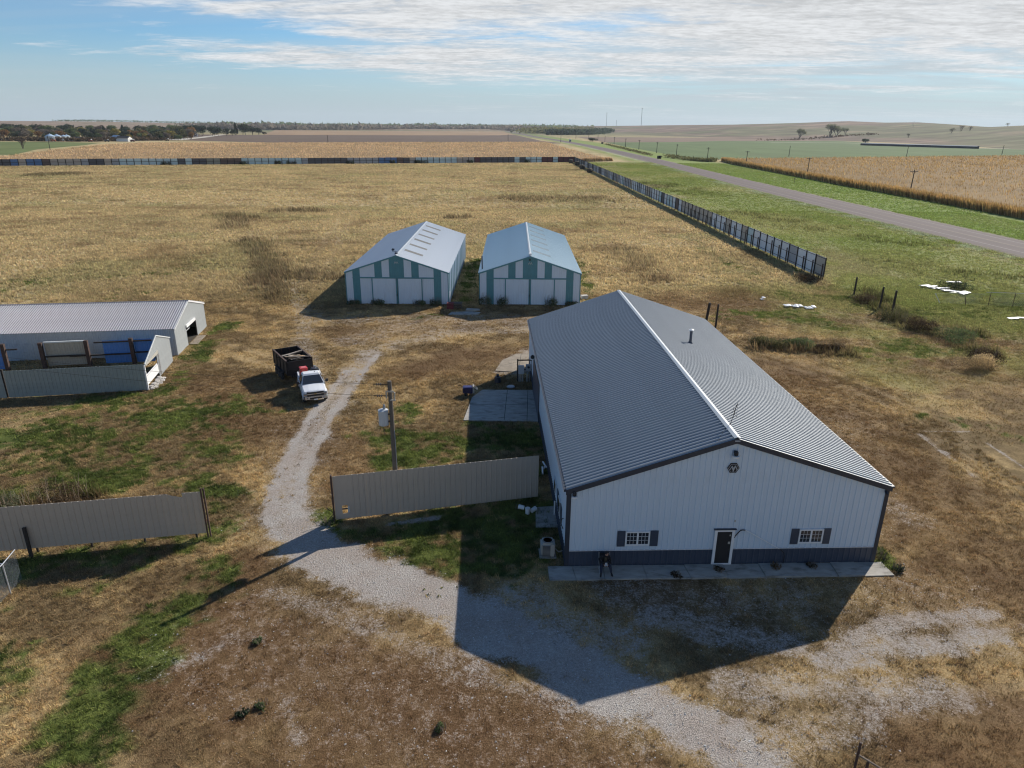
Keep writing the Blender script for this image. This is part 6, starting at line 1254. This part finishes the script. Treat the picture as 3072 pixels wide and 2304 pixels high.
for x, y, h, lab in ((-20.6, 88.0, .7, 'small weed at the left corner of the left shed'), (-17.5, 88.0, .8, 'dark weed at the left sliding door of the left shed'), (-12.2, 87.9, .7, 'small weed under the right door of the left shed'), (-9.9, 87.8, 1.0, 'weed against the teal stripe of the left shed'), (-3.6, 88.1, 1.5, 'tall weed at the left corner of the right shed'), (-1.3, 88.0, 1.3, 'tall weed at the left door of the right shed'), (4.9, 88.1, 1.3, 'tall weed at the right door of the right shed'), (7.6, 88.2, .7, 'small weed at the right corner of the right shed')): clump(x, y, h, 1.3, 'green', 330, lab, 'weeds along the shed fronts', .4, .10)
for x, y, h, w_, kd, lab in ((10.9, 30.9, .5, .8, 'brown', 'brown weed in the walk crack right of the door'), (8.6, 30.5, .45, .7, 'brown', 'brown weed in the walk in front of the door'), (14.0, 31.2, .6, .8, 'rust', 'rusty weed at the wall under the right window'), (16.0, 31.3, .5, .7, 'brown', 'brown weed at the wall near the right corner'), (20.1, 32.4, .8, 1.0, 'olive', 'green weed at the right front corner of the building'), (20.5, 31.2, .7, .8, 'dark', 'dark weed by the right end of the walk'), (-10.6, 35.3, .7, 1.1, 'green', 'leafy green weed at the left end of the right tan fence'), (-2.6, 20.6, .35, .55, 'green', 'dark green rosette in the brown grass, lower of two'), (-11.3, 25.3, .3, .6, 'green', 'dark green rosette in the brown grass beside the gravel'), (-10.5, 21.3, .35, .7, 'dark', 'left of the paired dark rosettes in the brown grass'), (-9.9, 21.7, .35, .7, 'green', 'right of the paired rosettes in the brown grass')): clump(x, y, h*.45, w_*.6, kd, 110, lab, None, 1, .06)
# ---- shrubs against the back fence
for k, (x, w_) in enumerate(((-190, 3.5), (-152, 4.2), (-134, 3.2), (-127, 4.4), (-95.5, 3.4), (-72, 2.4), (-58, 3.0), (-55, 6.0), (-27, 3.0), (9, 3.0))): clump(x, BFY(x)-2.0, 2.4, w_, 'dark', 420, 'dark bush against the back fence, '+('leftmost', 'second from the left', 'third from the left', 'fourth from the left', 'fifth from the left', 'sixth from the left', 'fourth from the right', 'widest, third from the right', 'second from the right', 'rightmost')[k], 'bushes along the back fence', .6, .28)

# ================================================================ far farmstead
for k, (x, y, r_, he, lab) in enumerate(((-544, 866, 5.4, 5.6, 'largest and nearest of the grain bins'), (-549, 887, 4.6, 5.4, 'second grain bin behind the largest'), (-550, 902, 3.6, 4.9, 'third grain bin with a pale side'), (-557, 920, 3.9, 4.8, 'farthest grain bin at the right of the row'))):
    g0 = empty('grain_bin', (x, y, 0)); tag(g0, lab, 'grain bin', 'row of grain bins in the farmyard'); MB().lathe([(r_, 0), (r_, he*.33), (r_*1.01, he*.34), (r_, he*.67), (r_*1.01, he*.68), (r_, he)], 20).build('wall', MT['roofcap'], g0); MB().lathe([(r_*1.04, he), (r_*.14, he+r_*.48), (r_*.14, he+r_*.52), (.05, he+r_*.56)], 20).build('roof', MT['roofblue'], g0); MB().box((r_*.2, -r_-.1, 0), (r_*.2+1, -r_+.3, 2)).build('door', MT['grey'], g0)
def house(x, y, rz, w_, l_, h, rh, wall, roof, label, grp=None):
    r = empty('farm_building', (x, y, 0), rz); tag(r, label, 'building', grp); MB().prism([(-w_/2, 0), (w_/2, 0), (w_/2, h), (0, h+rh), (-w_/2, h)], -l_/2, l_/2).build('wall', wall, r)
    m = MB(); m.prism([(-w_/2-.3, h-.1), (0, h+rh+.12), (w_/2+.3, h-.1), (w_/2+.3, h+.08), (0, h+rh+.32), (-w_/2-.3, h+.08)], -l_/2-.3, l_/2+.3); m.build('roof', roof, r); MB().box((-.5, -l_/2-.06, 0), (.5, -l_/2-.01, 2.1)).build('door', MT['trim'], r)
    for q in (-.28, .28): MB().box((q*w_-.5, -l_/2-.06, 1.1), (q*w_+.5, -l_/2-.01, 2.2)).build('window', MT['glass'], r)
house(-543, 1255, .5, 11, 15, 4.2, 2.6, MT['white_clean'], MT['roofblue'], 'white farmhouse with a pale green roof at the end of the wood'); house(-520, 885, 1.2, 8, 17, 3, 1.6, MT['lightgrey'], MT['darkroof'], 'grey farm shed in front of the wood'); house(-470, 890, 1.4, 8, 16, 3.6, 2.2, MT['plastic_white'], MT['darkroof'], 'white house with a dark roof in front of the wood', None); house(-487, 905, .9, 9, 13, 4.2, 2.4, MT['lightgrey'], MT['roofblue'], 'small building with a blue roof in front of the wood')
def machine(x, y, rz, l_, col, label):
    r = empty('farm_machine', (x, y, 0), rz); tag(r, label, 'farm machine', 'machines parked in the farmyard'); MB().box((-l_/2, -1.1, .7), (l_/2, 1.1, 2.2)).build('body', col, r, bevel=.15); MB().box((l_*.1, -.9, 2.2), (l_*.42, .9, 3.1)).build('cab', MT['lightgrey'], r)
    for q in (-.32, .32):
        for s in (-1, 1): MB().lathe([(.3, -.2), (.7, -.2), (.7, .2), (.3, .2)], 10, Matrix.Translation((q*l_, s*1.2, .7)) @ Matrix.Rotation(math.pi/2, 4, 'X')).build('wheel', MT['rubber'], r)
for a in ((-583, 872, .3, 9, MT['orange'], 'long orange machine left of the grain bins'), (-536, 858, .1, 5, MT['orange'], 'orange machine in front of the grain bins'), (-528, 862, .5, 4, MT['plastic_white'], 'white machine right of the grain bins'), (-521, 866, .2, 4, MT['lightgrey'], 'pale grey machine right of the white one'), (-494, 860, .1, 4, MT['redbrick'], 'dull red machine by the pasture edge'), (-466, 893, .2, 4, MT['plastic_white'], 'white machine by the corn edge'), (-437, 930, .2, 4, MT['lumber'], 'brown machine at the end of the corn edge'), (-600, 868, .2, 5, MT['lightgrey'], 'pale vehicle at the left of the farmyard'), (-630, 880, .1, 4, MT['bluetank'], 'dark vehicle at the left edge of the farmyard'), (-455, 880, .1, 4, MT['maroon'], 'dark machine by the hedge end'), (-476, 862, .4, 5, MT['trim'], 'dark machine with a pale front at the pasture corner')): machine(*a)
r = empty('cattle_shed', (478, 1015, 0), math.atan2(889-1015, 553.6-478)); tag(r, 'very long low cattle shed with a pale roof beside the gravel lane', 'cattle shed'); LS = 152
MB().prism([(0, 2.6), (5.5, 4.6), (5.5, 4.8), (-.4, 2.9)], 0, 1, 'x'); m = MB(); m.add([(0, -3, 2.5), (LS, -3, 2.5), (LS, 3, 3.2), (0, 3, 3.2), (0, -3, 2.65), (LS, -3, 2.65), (LS, 3, 3.35), (0, 3, 3.35)], [(0, 3, 2, 1), (4, 5, 6, 7), (0, 1, 5, 4), (1, 2, 6, 5), (2, 3, 7, 6), (3, 0, 4, 7)]); m.build('roof', pmat('dull_shed_roof', (.24,.26,.28), .95, spec=.1), r); MB().box((0, 2.7, 0), (LS, 2.9, 3.1)).build('wall', MT['trim'], r); MB().box((0, -2.75, 0), (LS, -2.7, 2.45)).build('front_panel', MT['trim'], r)  # dark sheet along the front stands in for shade in the open side
pmh = MB().box((-.15, -2.9, 0), (.15, -2.6, 2.3)).mesh('post')
for k in range(26): put('post', pmh, MT['darkpost'], r, (k*6.05, 0, 0))
MB().box((0, -2.6, 0), (LS, -2.5, 1.4)).build('feed_board', MT['trim'], r)
# ---- radio masts on the horizon
def mast(az, r_, e0, e1, wd_, label):
    a = R(az); z0 = CAM_H+r_*math.tan(R(e0)); z1 = CAM_H+r_*math.tan(R(e1)); r = empty('radio_mast', (r_*math.sin(a), r_*math.cos(a), 0)); tag(r, label, 'radio mast', 'radio masts on the horizon'); m = MB(); h = z1
    for k in range(3): t_ = k*2.094; m.cyl((wd_*math.cos(t_), wd_*math.sin(t_), z0-14), (wd_*.6*math.cos(t_), wd_*.6*math.sin(t_), h), .42, .3, 4)
    n_ = 14
    for k in range(n_):
        za, zb = z0-14+(h-z0+14)*k/n_, z0-14+(h-z0+14)*(k+1)/n_
        for q in range(3): t_, t2 = q*2.094, (q+1)*2.094; m.cyl((wd_*.8*math.cos(t_), wd_*.8*math.sin(t_), za), (wd_*.8*math.cos(t2), wd_*.8*math.sin(t2), zb), .22, n=3)
    m.build('lattice', MT['rust'] if 0 else MT['grey'], r); m = MB(); m.box((-wd_*1.3, -wd_*1.3, h-3), (wd_*1.3, wd_*1.3, h-1)); m.build('antenna_head', MT['grey'], r)
mast(7.05, 4000, .04, .966, 1.6, 'left radio mast on the horizon'); mast(7.8, 4100, .06, .427, 1.1, 'shortest radio mast between the two taller ones'); mast(9.67, 3600, .08, 1.307, 1.3, 'tallest radio mast on the horizon')
for az, lab in ((28.10, 'left of the two thin masts on the hill crest'), (28.18, 'right of the two thin masts on the hill crest')): x, y, z = on_hill(az, 1950); tag(MB().cyl((0, 0, 0), (.2, 0, 13), .22, .16, 5).build('thin_mast', MT['grey'], None, (x, y, z)), lab, 'mast', 'thin masts on the hill crest')

# ================================================================ air
hz_ = MB().box((-6500, -60, -3.5), (6500, 8300, 128)); hzo = hz_.build('haze', None, None); hm = bpy.data.materials.new('haze_air'); hm.use_nodes = True; t = hm.node_tree; t.nodes.clear()
o = t.nodes.new('ShaderNodeOutputMaterial'); pv = t.nodes.new('ShaderNodeVolumePrincipled'); pv.inputs['Color'].default_value = (.80, .90, 1., 1); pv.inputs['Density'].default_value = 0.42e-4; pv.inputs['Anisotropy'].default_value = .25; t.links.new(pv.outputs[0], o.inputs['Volume'])
hzo.data.materials.append(hm); tag(hzo, kind='stuff'); hzo.display_type = 'WIRE'
